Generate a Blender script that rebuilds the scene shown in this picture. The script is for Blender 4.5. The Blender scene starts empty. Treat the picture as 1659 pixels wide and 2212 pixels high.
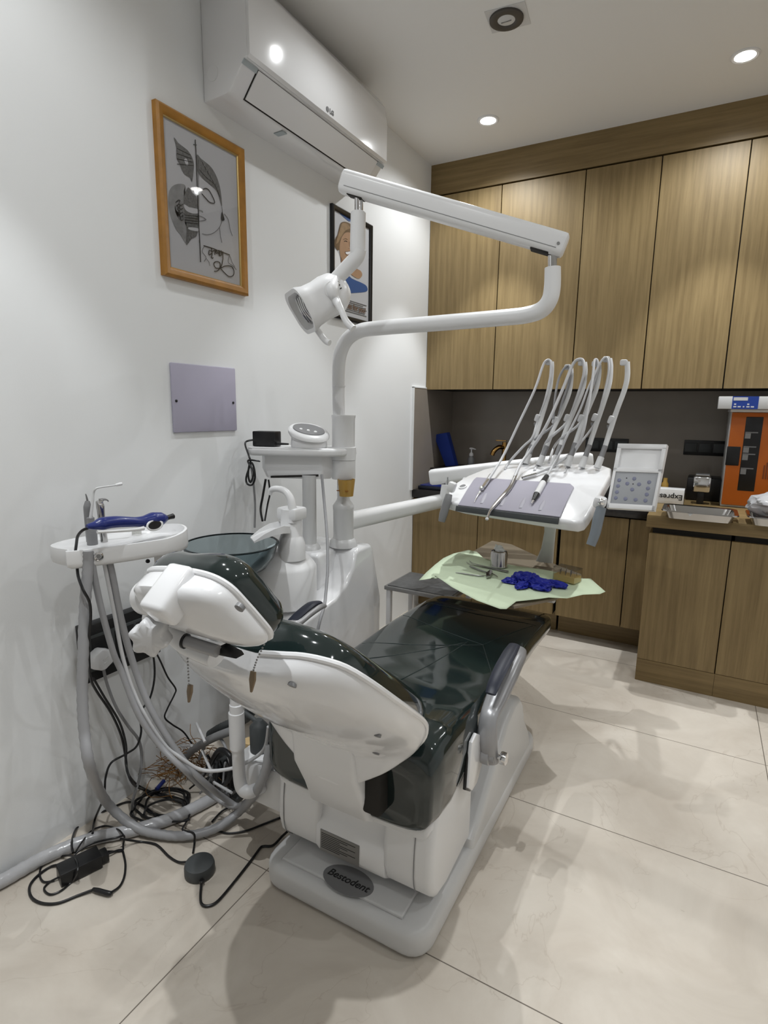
import bpy, bmesh, math, random
from mathutils import Vector, Matrix
from math import pi, sin, cos, radians, sqrt
random.seed(7)
SC = bpy.context.scene
COL = SC.collection

# ------------------------------------------------------------------ camera
IW, IH, FPX, CAMH = 1659.0, 2212.0, 1220.7, 1.2
YAW, PIT, ROL = -0.507005, 0.181303, 0.013882
_f = Vector((sin(YAW)*cos(PIT), cos(YAW)*cos(PIT), -sin(PIT)))
_r0 = Vector((cos(YAW), -sin(YAW), 0)); _u0 = _r0.cross(_f)
CR = cos(ROL)*_r0 + sin(ROL)*_u0
CU = -sin(ROL)*_r0 + cos(ROL)*_u0
CF = _f
CO = Vector((0, 0, CAMH))
cam = bpy.data.cameras.new('camera'); camo = bpy.data.objects.new('camera', cam); COL.objects.link(camo)
camo.matrix_world = Matrix(((CR.x, CU.x, -CF.x, CO.x), (CR.y, CU.y, -CF.y, CO.y), (CR.z, CU.z, -CF.z, CO.z), (0, 0, 0, 1)))
cam.sensor_fit = 'VERTICAL'; cam.sensor_height = 24.0; cam.lens = FPX/IH*24.0
cam.clip_start = 0.02
SC.camera = camo
SC.view_settings.view_transform = 'Standard'
try: SC.view_settings.look = 'None'
except Exception: pass
SC.view_settings.gamma = 1.0
SC.view_settings.use_curve_mapping = False
SC.view_settings.exposure = 0.0
SC.cycles.use_denoising = True
SC.cycles.max_bounces = 8
SC.cycles.caustics_reflective = False
SC.cycles.caustics_refractive = False
SC.cycles.sample_clamp_indirect = 4.0

wd = bpy.data.worlds.new('world'); SC.world = wd; wd.use_nodes = True
wd.node_tree.nodes['Background'].inputs[0].default_value = (0.6, 0.65, 0.7, 1)
wd.node_tree.nodes['Background'].inputs[1].default_value = 0.05

CEIL = 2.52
LAMPS = [(-1.01, 2.76), (0.0, 2.74), (1.0, 2.74), (-0.96, 1.78), (0.95, 1.55), (-0.45, 0.30), (0.85, 0.30), (-1.0, 0.62)]
LAMP_COL = (0.955, 0.985, 1.0)
LAMP_K = [1.15, 1.15, 1.0, .66, 1.0, 1.0, 1.0, .8]
def spot(x, y, k=1.0, beam=44.0, spill=17.0):
    beam *= k; spill *= (.25 if k == .66 else k)
    for nm, w, size, blend in (("downlight_beam", beam, 62, 0.38), ('downlight_spill', spill, 150, 0.6)):
        l = bpy.data.lights.new(nm, 'SPOT'); l.energy = w; l.color = LAMP_COL
        l.spot_size = radians(size); l.spot_blend = blend; l.shadow_soft_size = 0.013
        o = bpy.data.objects.new(nm, l); COL.objects.link(o); o.location = (x, y, CEIL-0.02)

# ------------------------------------------------------------------ a pixel of the photograph as a point on a chosen real plane
def ray(px, py): return CF + CR*((px-IW/2)/FPX) - CU*((py-IH/2)/FPX)
def AX(px, py, X): d = ray(px, py); return CO + d*(X/d.x)
def AY(px, py, Y): d = ray(px, py); return CO + d*(Y/d.y)
def AZ(px, py, Z): d = ray(px, py); return CO + d*((Z-CAMH)/d.z)
def AP(px, py, p, n): d = ray(px, py); return CO + d*((Vector(p)-CO).dot(n)/d.dot(n))

# ------------------------------------------------------------------ materials
MATS = {}
def mat(name, col, rough=0.5, metal=0.0, bump=0.0, bscale=200.0, var=0.0, vscale=8.0, coat=0.0, trans=0.0, ior=1.45, alpha=1.0, spec=0.5):
    m = bpy.data.materials.new(name); m.use_nodes = True
    nt = m.node_tree; b = nt.nodes['Principled BSDF']
    b.inputs['Base Color'].default_value = (*col, 1); b.inputs['Roughness'].default_value = rough
    b.inputs['Metallic'].default_value = metal; b.inputs['Coat Weight'].default_value = coat
    b.inputs['Coat Roughness'].default_value = 0.05
    b.inputs['Transmission Weight'].default_value = trans; b.inputs['IOR'].default_value = ior
    b.inputs['Alpha'].default_value = alpha
    b.inputs['Specular IOR Level'].default_value = spec
    tc = nt.nodes.new('ShaderNodeTexCoord')
    n = nt.nodes.new('ShaderNodeTexNoise'); n.inputs['Scale'].default_value = vscale; n.inputs['Detail'].default_value = 4
    nt.links.new(tc.outputs['Object'], n.inputs['Vector'])
    if var > 0:
        mx = nt.nodes.new('ShaderNodeMix'); mx.data_type = 'RGBA'
        mx.inputs['A'].default_value = (*[c*(1-var) for c in col], 1); mx.inputs['B'].default_value = (*[min(1, c*(1+var)) for c in col], 1)
        nt.links.new(n.outputs['Fac'], mx.inputs['Factor']); nt.links.new(mx.outputs['Result'], b.inputs['Base Color'])
    if bump > 0:
        n2 = nt.nodes.new('ShaderNodeTexNoise'); n2.inputs['Scale'].default_value = bscale; n2.inputs['Detail'].default_value = 3
        nt.links.new(tc.outputs['Object'], n2.inputs['Vector'])
        bp = nt.nodes.new('ShaderNodeBump'); bp.inputs['Strength'].default_value = bump; bp.inputs['Distance'].default_value = 0.002
        nt.links.new(n2.outputs['Fac'], bp.inputs['Height']); nt.links.new(bp.outputs['Normal'], b.inputs['Normal'])
    MATS[name] = m
    return m
def emit(name, col, s):
    m = bpy.data.materials.new(name); m.use_nodes = True; nt = m.node_tree
    b = nt.nodes['Principled BSDF']; b.inputs['Emission Color'].default_value = (*col, 1); b.inputs['Emission Strength'].default_value = s
    return m
def wood(name, a, c, vertical=True):
    m = bpy.data.materials.new(name); m.use_nodes = True; nt = m.node_tree; b = nt.nodes['Principled BSDF']
    g = nt.nodes.new('ShaderNodeNewGeometry'); mp = nt.nodes.new('ShaderNodeMapping')
    mp.inputs['Scale'].default_value = (38, 38, 1.6) if vertical else (1.6, 38, 38)
    nt.links.new(g.outputs['Position'], mp.inputs['Vector'])
    n = nt.nodes.new('ShaderNodeTexNoise'); n.inputs['Scale'].default_value = 1.6; n.inputs['Detail'].default_value = 7; n.inputs['Roughness'].default_value = 0.65
    nt.links.new(mp.outputs['Vector'], n.inputs['Vector'])
    r = nt.nodes.new('ShaderNodeValToRGB'); r.color_ramp.elements[0].position = 0.3; r.color_ramp.elements[1].position = 0.72
    r.color_ramp.elements[0].color = (*a, 1); r.color_ramp.elements[1].color = (*c, 1)
    nt.links.new(n.outputs['Fac'], r.inputs['Fac']); nt.links.new(r.outputs['Color'], b.inputs['Base Color'])
    b.inputs['Roughness'].default_value = 0.5
    return m
def tile_floor():
    m = bpy.data.materials.new('beige_marble_tile'); m.use_nodes = True; nt = m.node_tree; b = nt.nodes['Principled BSDF']
    N = nt.nodes.new; L = nt.links.new
    g = N('ShaderNodeNewGeometry'); sx = N('ShaderNodeSeparateXYZ'); L(g.outputs['Position'], sx.inputs[0])
    def line(out, off, per, w):
        a = N('ShaderNodeMath'); a.operation = 'SUBTRACT'; L(out, a.inputs[0]); a.inputs[1].default_value = off - per*20
        d = N('ShaderNodeMath'); d.operation = 'DIVIDE'; L(a.outputs[0], d.inputs[0]); d.inputs[1].default_value = per
        fr = N('ShaderNodeMath'); fr.operation = 'FRACT'; L(d.outputs[0], fr.inputs[0])
        s = N('ShaderNodeMath'); s.operation = 'SUBTRACT'; L(fr.outputs[0], s.inputs[0]); s.inputs[1].default_value = 0.5
        ab = N('ShaderNodeMath'); ab.operation = 'ABSOLUTE'; L(s.outputs[0], ab.inputs[0])
        gt = N('ShaderNodeMath'); gt.operation = 'GREATER_THAN'; L(ab.outputs[0], gt.inputs[0]); gt.inputs[1].default_value = 0.5 - w/per
        return gt.outputs[0], d.outputs[0]
    lx, ix = line(sx.outputs['X'], -0.886, 1.193, 0.0014)
    ly, iy = line(sx.outputs['Y'], 2.2, 0.607, 0.0014)
    mxm = N('ShaderNodeMath'); mxm.operation = 'MAXIMUM'; L(lx, mxm.inputs[0]); L(ly, mxm.inputs[1])
    n1 = N('ShaderNodeTexNoise'); n1.inputs['Scale'].default_value = 3.2; n1.inputs['Detail'].default_value = 8; n1.inputs['Roughness'].default_value = 0.62; n1.inputs['Distortion'].default_value = 0.8
    L(g.outputs['Position'], n1.inputs['Vector'])
    r1 = N('ShaderNodeValToRGB'); r1.color_ramp.elements[0].position = 0.3; r1.color_ramp.elements[1].position = 0.7
    r1.color_ramp.elements[0].color = (0.53, 0.47, 0.40, 1); r1.color_ramp.elements[1].color = (0.67, 0.615, 0.54, 1)
    L(n1.outputs['Fac'], r1.inputs['Fac'])
    # thin brown veins
    n2 = N('ShaderNodeTexNoise'); n2.inputs['Scale'].default_value = 2.6; n2.inputs['Detail'].default_value = 5; n2.inputs['Distortion'].default_value = 1.8
    L(g.outputs['Position'], n2.inputs['Vector'])
    v = N('ShaderNodeMath'); v.operation = 'SUBTRACT'; L(n2.outputs['Fac'], v.inputs[0]); v.inputs[1].default_value = 0.56
    va = N('ShaderNodeMath'); va.operation = 'ABSOLUTE'; L(v.outputs[0], va.inputs[0])
    rv = N('ShaderNodeValToRGB'); rv.color_ramp.elements[0].position = 0.0; rv.color_ramp.elements[1].position = 0.006
    rv.color_ramp.elements[0].color = (0.28, 0.28, 0.28, 1); rv.color_ramp.elements[1].color = (0, 0, 0, 1)
    L(va.outputs[0], rv.inputs['Fac'])
    mv = N('ShaderNodeMix'); mv.data_type = 'RGBA'; L(rv.outputs['Color'], mv.inputs['Factor']); L(r1.outputs['Color'], mv.inputs['A']); mv.inputs['B'].default_value = (0.36, 0.29, 0.23, 1)
    mg = N('ShaderNodeMix'); mg.data_type = 'RGBA'; L(mxm.outputs[0], mg.inputs['Factor']); L(mv.outputs['Result'], mg.inputs['A']); mg.inputs['B'].default_value = (0.17, 0.145, 0.12, 1)
    L(mg.outputs['Result'], b.inputs['Base Color'])
    b.inputs['Roughness'].default_value = 0.32
    b.inputs['Specular IOR Level'].default_value = 0.35
    return m
M_WALL = mat('wall_paint', (0.80, 0.81, 0.815), 0.55, bump=0.05, bscale=300)
M_CEIL = mat('ceiling_paint', (0.82, 0.815, 0.80), 0.6, bump=0.04, bscale=300)
M_FLOOR = tile_floor()
M_WOOD = wood('oak_laminate', (0.170, 0.114, 0.045), (0.29, 0.207, 0.093))
M_WOODH = wood('oak_laminate_horizontal', (0.155, 0.102, 0.039), (0.26, 0.182, 0.078), False)
M_BLACKGAP = mat('dark_recess', (0.012, 0.010, 0.008), 0.7)
M_SPLASH = mat('taupe_backsplash', (0.27, 0.235, 0.20), 0.22, var=0.1)
M_GRANITE = mat('black_granite', (0.018, 0.016, 0.016), 0.15, var=0.5, vscale=60)
M_WHITE = mat('white_enamel', (0.80, 0.80, 0.81), 0.16, coat=0.5, bump=0.01, bscale=40)
M_WHITE2 = mat('white_plastic', (0.78, 0.78, 0.785), 0.3, bump=0.01, bscale=60)
M_GREYW = mat('pale_grey_enamel', (0.62, 0.62, 0.62), 0.3, bump=0.01, bscale=60)
M_GREEN = mat('dark_green_leatherette', (0.011, 0.019, 0.0185), 0.09, coat=0.6, bump=0.02, bscale=30)
M_GREY = mat('mid_grey_plastic', (0.22, 0.22, 0.225), 0.38, bump=0.02)
M_GREYMET = mat('grey_lacquer', (0.33, 0.33, 0.34), 0.3, metal=0.3)
M_BLUEGREY = mat('blue_grey_grip', (0.19, 0.215, 0.24), 0.45, bump=0.03)
M_DARKGREY = mat('dark_grey_rubber', (0.055, 0.06, 0.062), 0.55, bump=0.05)
M_MAT = mat('lilac_grey_silicone', (0.34, 0.325, 0.385), 0.5, bump=0.03)
M_BLACK = mat('black_plastic', (0.008, 0.008, 0.009), 0.35, bump=0.02)
M_NAVY = mat('navy_fabric_pad', (0.012, 0.015, 0.028), 0.4, bump=0.05)
M_CHROME = mat('chrome', (0.75, 0.75, 0.76), 0.12, metal=1.0)
M_STEEL = mat('stainless_steel', (0.50, 0.49, 0.48), 0.17, metal=1.0, bump=0.02)
M_DULL = mat('dull_steel', (0.30, 0.30, 0.30), 0.35, metal=0.9, bump=0.03)
M_HOSE = mat('grey_hose', (0.31, 0.31, 0.32), 0.42, bump=0.03)
M_HOSEL = mat('light_grey_hose', (0.55, 0.55, 0.56), 0.4, bump=0.02)
M_GLASS = mat('smoked_glass', (0.52, 0.60, 0.62), 0.02, trans=1.0, ior=1.12, spec=0.8)
M_AMBER = mat('amber_plastic', (0.60, 0.36, 0.08), 0.25, trans=0.3)
M_GOLD = mat('gold_wood_frame', (0.34, 0.155, 0.022), 0.42, bump=0.3, bscale=90, var=0.35, vscale=25)
M_GOLDL = mat('gilt_slip', (0.62, 0.44, 0.17), 0.3, metal=0.7)
M_BRASS = mat('brass', (0.46, 0.27, 0.09), 0.2, metal=1.0)
M_PAPER = mat('drawing_paper', (0.50, 0.50, 0.525), 0.5)
def pane(name, tint, rough=0.0, ior=1.5):
    m = bpy.data.materials.new(name); m.use_nodes = True; nt = m.node_tree; nt.nodes.remove(nt.nodes['Principled BSDF'])
    t = nt.nodes.new('ShaderNodeBsdfTransparent'); t.inputs[0].default_value = (*tint, 1)
    g = nt.nodes.new('ShaderNodeBsdfGlossy'); g.inputs['Roughness'].default_value = rough
    lw = nt.nodes.new('ShaderNodeLayerWeight'); lw.inputs[0].default_value = 0.5; x = nt.nodes.new('ShaderNodeMixShader')
    pw = nt.nodes.new('ShaderNodeMath'); pw.operation = 'POWER'; nt.links.new(lw.outputs['Facing'], pw.inputs[0]); pw.inputs[1].default_value = 4.0
    f = nt.nodes.new('ShaderNodeMath'); f.operation = 'MULTIPLY_ADD'; nt.links.new(pw.outputs[0], f.inputs[0]); f.inputs[1].default_value = 0.5; f.inputs[2].default_value = 0.035
    nt.links.new(f.outputs[0], x.inputs[0]); nt.links.new(t.outputs[0], x.inputs[1]); nt.links.new(g.outputs[0], x.inputs[2])
    nt.links.new(x.outputs[0], nt.nodes['Material Output'].inputs[0]); return m
M_PANE = pane('picture_glass', (.97, .97, .97), .02)
M_CLEAR = pane('clear_acrylic', (.90, .90, .89), .05)
M_INK = mat('black_ink', (0.015, 0.015, 0.015), 0.6)
M_PENCIL = mat('pencil_grey', (0.12, 0.12, 0.12), 0.6, var=0.9, vscale=170)
M_PENCILL = mat('light_pencil', (0.24, 0.24, 0.245), 0.6, var=0.35, vscale=60)
M_PLATE = mat('lilac_cover_plate', (0.42, 0.40, 0.50), 0.4)
M_BLUE = mat('blue_plastic', (0.010, 0.022, 0.165), 0.28, coat=0.3)
M_FOAM = mat('blue_foam', (0.008, 0.03, 0.22), 0.8, bump=0.4, bscale=300)
M_GLOVE = mat('blue_nitrile', (0.012, 0.020, 0.30), 0.45, bump=0.15, bscale=60)
M_GREENPAPER = mat('pale_green_paper', (0.66, 0.77, 0.56), 0.8, bump=0.25, bscale=500)
M_BEIGE = mat('beige_tray', (0.60, 0.44, 0.23), 0.6)
M_BURBOX = mat('cream_bur_block', (0.72, 0.52, 0.20), 0.5)
M_ORANGE = mat('orange_steel', (0.52, 0.125, 0.012), 0.4)
M_PLASTICWRAP = mat('plastic_wrap', (0.62, 0.62, 0.64), 0.18, trans=0.3, bump=1.0, bscale=35)
M_PVC = mat('white_pvc', (0.66, 0.66, 0.67), 0.35)
M_COTTON = mat('cotton', (0.85, 0.85, 0.86), 0.95, bump=0.8, bscale=200)
M_WIRE = mat('orange_fibre', (0.20, 0.09, 0.015), 0.6)
M_EMIT = emit('lit_lens', (1.0, 0.98, 0.95), 14.0)
M_SKIN = mat('printed_skin', (0.42, 0.26, 0.16), 0.4, var=0.15, vscale=20)
M_HAIR = mat('printed_hair', (0.16, 0.10, 0.05), 0.4, var=0.5, vscale=50)
M_PBLUE = mat('printed_blue', (0.04, 0.10, 0.28), 0.4)
M_PLIGHT = mat('printed_pale_grey', (0.56, 0.57, 0.60), 0.35)
M_BROWNTXT = mat('printed_brown', (0.20, 0.12, 0.08), 0.5)

# ------------------------------------------------------------------ mesh helpers
def nb(): return bmesh.new()
def box(bm, c, s, rot=None, bev=0.0, seg=2):
    r = bmesh.ops.create_cube(bm, size=1.0)
    vs = r['verts']
    M = Matrix.Translation(Vector(c)) @ (rot.to_4x4() if rot else Matrix.Identity(4)) @ Matrix.Diagonal((*s, 1))
    bmesh.ops.transform(bm, matrix=M, verts=vs)
    if bev > 0:
        es = {e for v in vs for e in v.link_edges}
        bmesh.ops.bevel(bm, geom=list(es), offset=min(bev, min(s)*0.45), segments=seg, profile=0.5, affect='EDGES')
    return bm
def bb(bm, x0, x1, y0, y1, z0, z1, bev=0.0, seg=2):
    return box(bm, ((x0+x1)/2, (y0+y1)/2, (z0+z1)/2), (abs(x1-x0), abs(y1-y0), abs(z1-z0)), None, bev, seg)
def prism(bm, pts, ext, bev=0.0, seg=2):
    """closed 3-D polygon pts extruded by vector ext"""
    ext = Vector(ext)
    a = [bm.verts.new(Vector(p)) for p in pts]; b = [bm.verts.new(Vector(p)+ext) for p in pts]
    fs = [bm.faces.new(a), bm.faces.new(list(reversed(b)))]
    n = len(pts)
    for i in range(n):
        fs.append(bm.faces.new((a[i], b[i], b[(i+1) % n], a[(i+1) % n])))
    bmesh.ops.recalc_face_normals(bm, faces=fs)
    if bev > 0:
        es = {e for v in a+b for e in v.link_edges if (e.verts[0] in a) == (e.verts[1] in a)}
        bmesh.ops.bevel(bm, geom=list(es), offset=bev, segments=seg, profile=0.5, affect='EDGES')
    return bm
def smooth(pts, n=6, closed=False):
    P = [Vector(p) for p in pts]; out = []; m = len(P)
    rng = m if closed else m-1
    for i in range(rng):
        if closed: a, b, c, d = P[i-1], P[i], P[(i+1) % m], P[(i+2) % m]
        else: a, b, c, d = P[max(i-1, 0)], P[i], P[i+1], P[min(i+2, m-1)]
        for k in range(n):
            t = k/n
            out.append(0.5*((2*b)+(c-a)*t+(2*a-5*b+4*c-d)*t*t+(3*b-a-3*c+d)*t**3))
    if not closed: out.append(P[-1])
    return out
def tube(bm, pts, r, seg=10, n=5, cap=True, flat=1.0, ref=None):
    P = smooth(pts, n) if n > 1 else [Vector(p) for p in pts]
    m = len(P)
    if isinstance(r, (list, tuple)):
        k = len(r)
        R = [r[min(int(i/(m-1)*(k-1)), k-2)]*(1-((i/(m-1)*(k-1)) - min(int(i/(m-1)*(k-1)), k-2))) + r[min(int(i/(m-1)*(k-1)), k-2)+1]*((i/(m-1)*(k-1)) - min(int(i/(m-1)*(k-1)), k-2)) for i in range(m)]
    else: R = [r]*m
    T0 = (P[1]-P[0]).normalized()
    if ref is None: ref = Vector((0, 0, 1)) if abs(T0.z) < 0.9 else Vector((1, 0, 0))
    N = (Vector(ref) - T0*T0.dot(Vector(ref))).normalized()
    rings = []
    for i in range(m):
        T = ((P[min(i+1, m-1)]-P[max(i-1, 0)])).normalized()
        N = N - T*T.dot(N)
        N = N.normalized() if N.length > 1e-6 else T.orthogonal().normalized()
        B = T.cross(N)
        rings.append([bm.verts.new(P[i] + (N*cos(2*pi*k/seg)*flat + B*sin(2*pi*k/seg))*R[i]) for k in range(seg)])
    for i in range(m-1):
        for k in range(seg):
            bm.faces.new((rings[i][k], rings[i][(k+1) % seg], rings[i+1][(k+1) % seg], rings[i+1][k]))
    if cap:
        bm.faces.new(list(reversed(rings[0]))); bm.faces.new(rings[-1])
    return bm
def cyl(bm, a, b, r0, r1=None, seg=24):
    return tube(bm, [a, b], [r0, r0 if r1 is None else r1], seg, 1)
def lathe(bm, prof, o, ax=(0, 0, 1), seg=32, closed=False):
    ax = Vector(ax).normalized(); u = ax.orthogonal().normalized(); v = ax.cross(u); o = Vector(o)
    rings = [[bm.verts.new(o + ax*h + (u*cos(2*pi*k/seg)+v*sin(2*pi*k/seg))*max(r, 1e-5)) for k in range(seg)] for r, h in prof]
    m = len(rings)
    for i in range(m if closed else m-1):
        A, B = rings[i], rings[(i+1) % m]
        for k in range(seg):
            bm.faces.new((A[k], A[(k+1) % seg], B[(k+1) % seg], B[k]))
    if not closed:
        bm.faces.new(list(reversed(rings[0]))); bm.faces.new(rings[-1])
    return bm
def loft(bm, secs, cap=True):
    rings = [[bm.verts.new(Vector(p)) for p in s] for s in secs]; n = len(rings[0])
    for i in range(len(rings)-1):
        for k in range(n):
            bm.faces.new((rings[i][k], rings[i][(k+1) % n], rings[i+1][(k+1) % n], rings[i+1][k]))
    if cap: bm.faces.new(list(reversed(rings[0]))); bm.faces.new(rings[-1])
    return bm
def ball(bm, c, r, seg=16, rot=None):
    res = bmesh.ops.create_uvsphere(bm, u_segments=seg, v_segments=max(6, seg//2), radius=1.0)
    s = r if isinstance(r, (tuple, list)) else (r, r, r)
    bmesh.ops.transform(bm, matrix=Matrix.Translation(Vector(c)) @ (rot.to_4x4() if rot else Matrix.Identity(4)) @ Matrix.Diagonal((*s, 1)), verts=res['verts'])
    return bm
def rrect(w, h, r, n=5):
    """rounded rectangle outline, 2-D, centred"""
    out = []
    for cx, cy, a0 in ((w/2-r, h/2-r, 0), (-w/2+r, h/2-r, 90), (-w/2+r, -h/2+r, 180), (w/2-r, -h/2+r, 270)):
        for k in range(n+1):
            a = radians(a0 + 90*k/n); out.append((cx+r*cos(a), cy+r*sin(a)))
    return out
def textmesh(bm, s, o, u, v, size, depth=0.001, shear=0.0, bold=0.0, align='CENTER'):
    cu = bpy.data.curves.new('lettering', 'FONT'); cu.body = s; cu.size = size; cu.align_x = align; cu.align_y = 'CENTER'
    cu.extrude = depth/2; cu.shear = shear; cu.offset = bold
    ob = bpy.data.objects.new('lettering', cu); COL.objects.link(ob)
    bpy.context.view_layer.update()
    me = ob.to_mesh()
    u = Vector(u).normalized(); v = Vector(v); v = (v-u*u.dot(v)).normalized(); w = u.cross(v)
    M = Matrix(((u.x, v.x, w.x, o[0]), (u.y, v.y, w.y, o[1]), (u.z, v.z, w.z, o[2]), (0, 0, 0, 1)))
    vs = [bm.verts.new(M @ p.co) for p in me.vertices]
    for f in me.polygons:
        try: bm.faces.new([vs[i] for i in f.vertices])
        except ValueError: pass
    ob.to_mesh_clear(); COL.objects.unlink(ob); bpy.data.objects.remove(ob); bpy.data.curves.remove(cu)
    return bm

ORG = {}
def obj(name, bm, m, parent=None, sharp=40, flat=False):
    bmesh.ops.recalc_face_normals(bm, faces=bm.faces[:])
    me = bpy.data.meshes.new(name)
    if parent is None:
        xs = [v.co for v in bm.verts]
        lo = Vector((min(p.x for p in xs), min(p.y for p in xs), min(p.z for p in xs))); hi = Vector((max(p.x for p in xs), max(p.y for p in xs), max(p.z for p in xs)))
        org = Vector(((lo.x+hi.x)/2, (lo.y+hi.y)/2, lo.z))
    else: org = ORG[parent.name]
    bmesh.ops.translate(bm, verts=bm.verts[:], vec=-org)
    bm.to_mesh(me); bm.free()
    ms = m if isinstance(m, (list, tuple)) else [m]
    for x in ms: me.materials.append(x)
    if not flat:
        me.polygons.foreach_set('use_smooth', [True]*len(me.polygons)); me.set_sharp_from_angle(angle=radians(sharp))
    o = bpy.data.objects.new(name, me); COL.objects.link(o)
    if parent is None: o.location = org
    else: o.parent = parent
    ORG[o.name] = org
    return o
def tag(o, label, cat, group=None):
    o['label'] = label; o['category'] = cat
    if group: o['group'] = group
    return o
def thing(name, loc, label, cat, group=None):
    o = bpy.data.objects.new(name, None); COL.objects.link(o); o.location = loc; o.empty_display_size = 0.05
    ORG[o.name] = Vector(loc)
    return tag(o, label, cat, group)
def struct(name, bm, m, label=None):
    o = obj(name, bm, m); o['kind'] = 'structure'
    o['label'] = label or name.replace('_', ' '); o['category'] = name.split('_')[0]
    return o

# ================================================================== the room
XW, YB, XR, YF = -1.45, 3.50, 1.75, -1.30
struct('floor', bb(nb(), XW-.1, XR+.1, YF-.1, YB+.1, -.06, 0), M_FLOOR, 'beige marble tiled floor with thin dark grout lines')
struct('ceiling', bb(nb(), XW-.1, XR+.1, YF-.1, YB+.1, CEIL, CEIL+.08), M_CEIL, 'plain pale grey ceiling with recessed lights')
struct('wall_left', bb(nb(), XW-.1, XW, YF-.1, YB+.1, 0, CEIL), M_WALL, 'white painted wall behind the dental unit')
struct('wall_right', bb(nb(), XR, XR+.1, YF-.1, YB+.1, 0, CEIL), M_WALL, 'white painted wall opposite the framed pictures')
struct('wall_front', bb(nb(), XW, XR, YF-.1, YF, 0, CEIL), M_WALL, 'white painted wall facing the cabinets')
struct('wall_back', bb(nb(), XW, XR, YB, YB+.1, 0, CEIL), M_SPLASH, 'taupe backsplash wall behind the counters')
bm = nb(); bb(bm, XW, XW+.008, 2.93, YB, .735, 1.318)
t1 = struct('trim_1', bm, M_SPLASH, 'taupe splash panel on the white wall beside the counter')
bm = nb(); bb(bm, XW, XW+.010, 2.915, 2.93, .735, 1.322); bb(bm, XW, XW+.010, 2.915, 3.09, 1.318, 1.324)
struct('trim_2', bm, M_WALL, 'thin white edging strip around the taupe splash panel')

# ------------------------------------------------------------------ downlights
LAB = {0: 'lit round downlight nearest the corner of white wall and wall cabinets', 1: 'lit round downlight in the ceiling above the orange cabinet',
       2: 'lit round downlight farthest along the cabinets from the white wall', 3: 'lit round downlight in front of the air conditioner',
       4: 'lit round downlight beside the bare right wall, middle row', 5: 'lit round downlight above the headrest end of the dental chair', 6: 'lit round downlight over the floor behind the camera', 7: 'lit round downlight close to the white wall beside the framed drawing'}
for i, (x, y) in enumerate(LAMPS):
    t = thing('downlight', (x, y, CEIL), LAB[i], 'ceiling light', 'recessed downlights')
    obj('bezel', lathe(nb(), [(.036, 0), (.036, -.004), (.044, -.006), (.050, -.003), (.050, 0)], (x, y, CEIL), closed=True), M_WHITE2, t)
    obj('lens', lathe(nb(), [(.036, 0), (.036, -.003)], (x, y, CEIL)), M_EMIT, t)
    spot(x, y, LAMP_K[i])
c = AZ(1094, 39, CEIL)
t = thing('ceiling_detector', (c.x, c.y, CEIL), 'unlit round ceiling fitting with dark brown ring and grey patch', 'ceiling fitting')
obj('patch', box(nb(), (c.x+.005, c.y, CEIL-.001), (.135, .12, .002), Matrix.Rotation(.1, 3, 'Z')), M_GREYW, t)
obj('ring', lathe(nb(), [(.030, 0), (.030, -.008), (.040, -.012), (.057, -.008), (.058, 0)], (c.x, c.y, CEIL), closed=True), mat('brown_ring', (.07, .062, .055), .5), t)
bm = lathe(nb(), [(.031, 0), (.031, -.006), (.02, -.010), (.001, -.011)], (c.x, c.y, CEIL)); obj('lens', bm, M_GREYW, t)
obj('slot', box(nb(), (c.x, c.y, CEIL-.011), (.035, .004, .002)), M_GREY, t)

# ------------------------------------------------------------------ wall cabinets (upper row)
FY = 3.096
struct('trim_3', bb(nb(), XW, XR, FY, YB, 2.364, CEIL), M_WOODH, 'oak fascia board between wall cabinets and ceiling')
def cabinet(name, label, edges, y0, y1, z0, z1, group, cat, zin=None, back=YB):
    t = thing(name, ((edges[0]+edges[-1])/2, y0, z0), label, cat, group)
    obj('body', bb(nb(), edges[0]+.001, edges[-1]-.001, y0+.02, back, z0+.002, z1), M_BLACKGAP, t)
    for a, b in zip(edges[:-1], edges[1:]):
        obj('door', bb(nb(), a+.0022, b-.0022, y0, y0+.0185, z0+.001, z1-.004, .0012, 1), M_WOOD, t)
    return t
G = 'oak wall cabinets under the ceiling'
for e, l in (((-1.45, -1.04), 'oak wall cabinet against the white wall'), ((-1.04, -.619), 'second oak wall cabinet from the white wall'),
             ((-.619, -.284, .062), 'double oak wall cabinet behind the whip arms of the instrument table'),
             ((.062, .41, .75), 'double oak wall cabinet above the orange steriliser'), ((.75, 1.25, 1.75), 'double oak wall cabinet at the far end from the white wall')):
    cabinet('wall_cabinet', l, e, FY, YB, 1.311, 2.36, G, 'cabinet')
# base cabinets, deep row
BY = 2.96
G = 'oak base cabinets under the dark worktop'
for e, l in (((-1.45, -1.045), 'oak base cabinet beside the white wall behind the stool'), ((-1.045, -.604), 'oak base cabinet behind the green paper tray'),
             ((-.592, -.267), 'oak base cabinet behind the grey handle of instrument table'), ((-.267, -.16), 'narrow oak base cabinet tucked beside the projecting counter')):
    t = cabinet('base_cabinet', l, e, BY, YB, .125, .688, G, 'cabinet', back=YB-.02)
    obj('plinth', bb(nb(), e[0], e[1], 3.07, 3.1, 0, .124), M_WOODH, t)
bm = nb(); bb(bm, XW+.001, -.173, 2.94, 3.18, .692, .737, .003); bb(bm, XW+.009, -.173, 3.17, YB-.001, .70, .846, .003)
tag(obj('worktop', bm, M_GRANITE), 'black granite worktop with raised back ledge under the wall cabinets', 'worktop')
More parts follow.
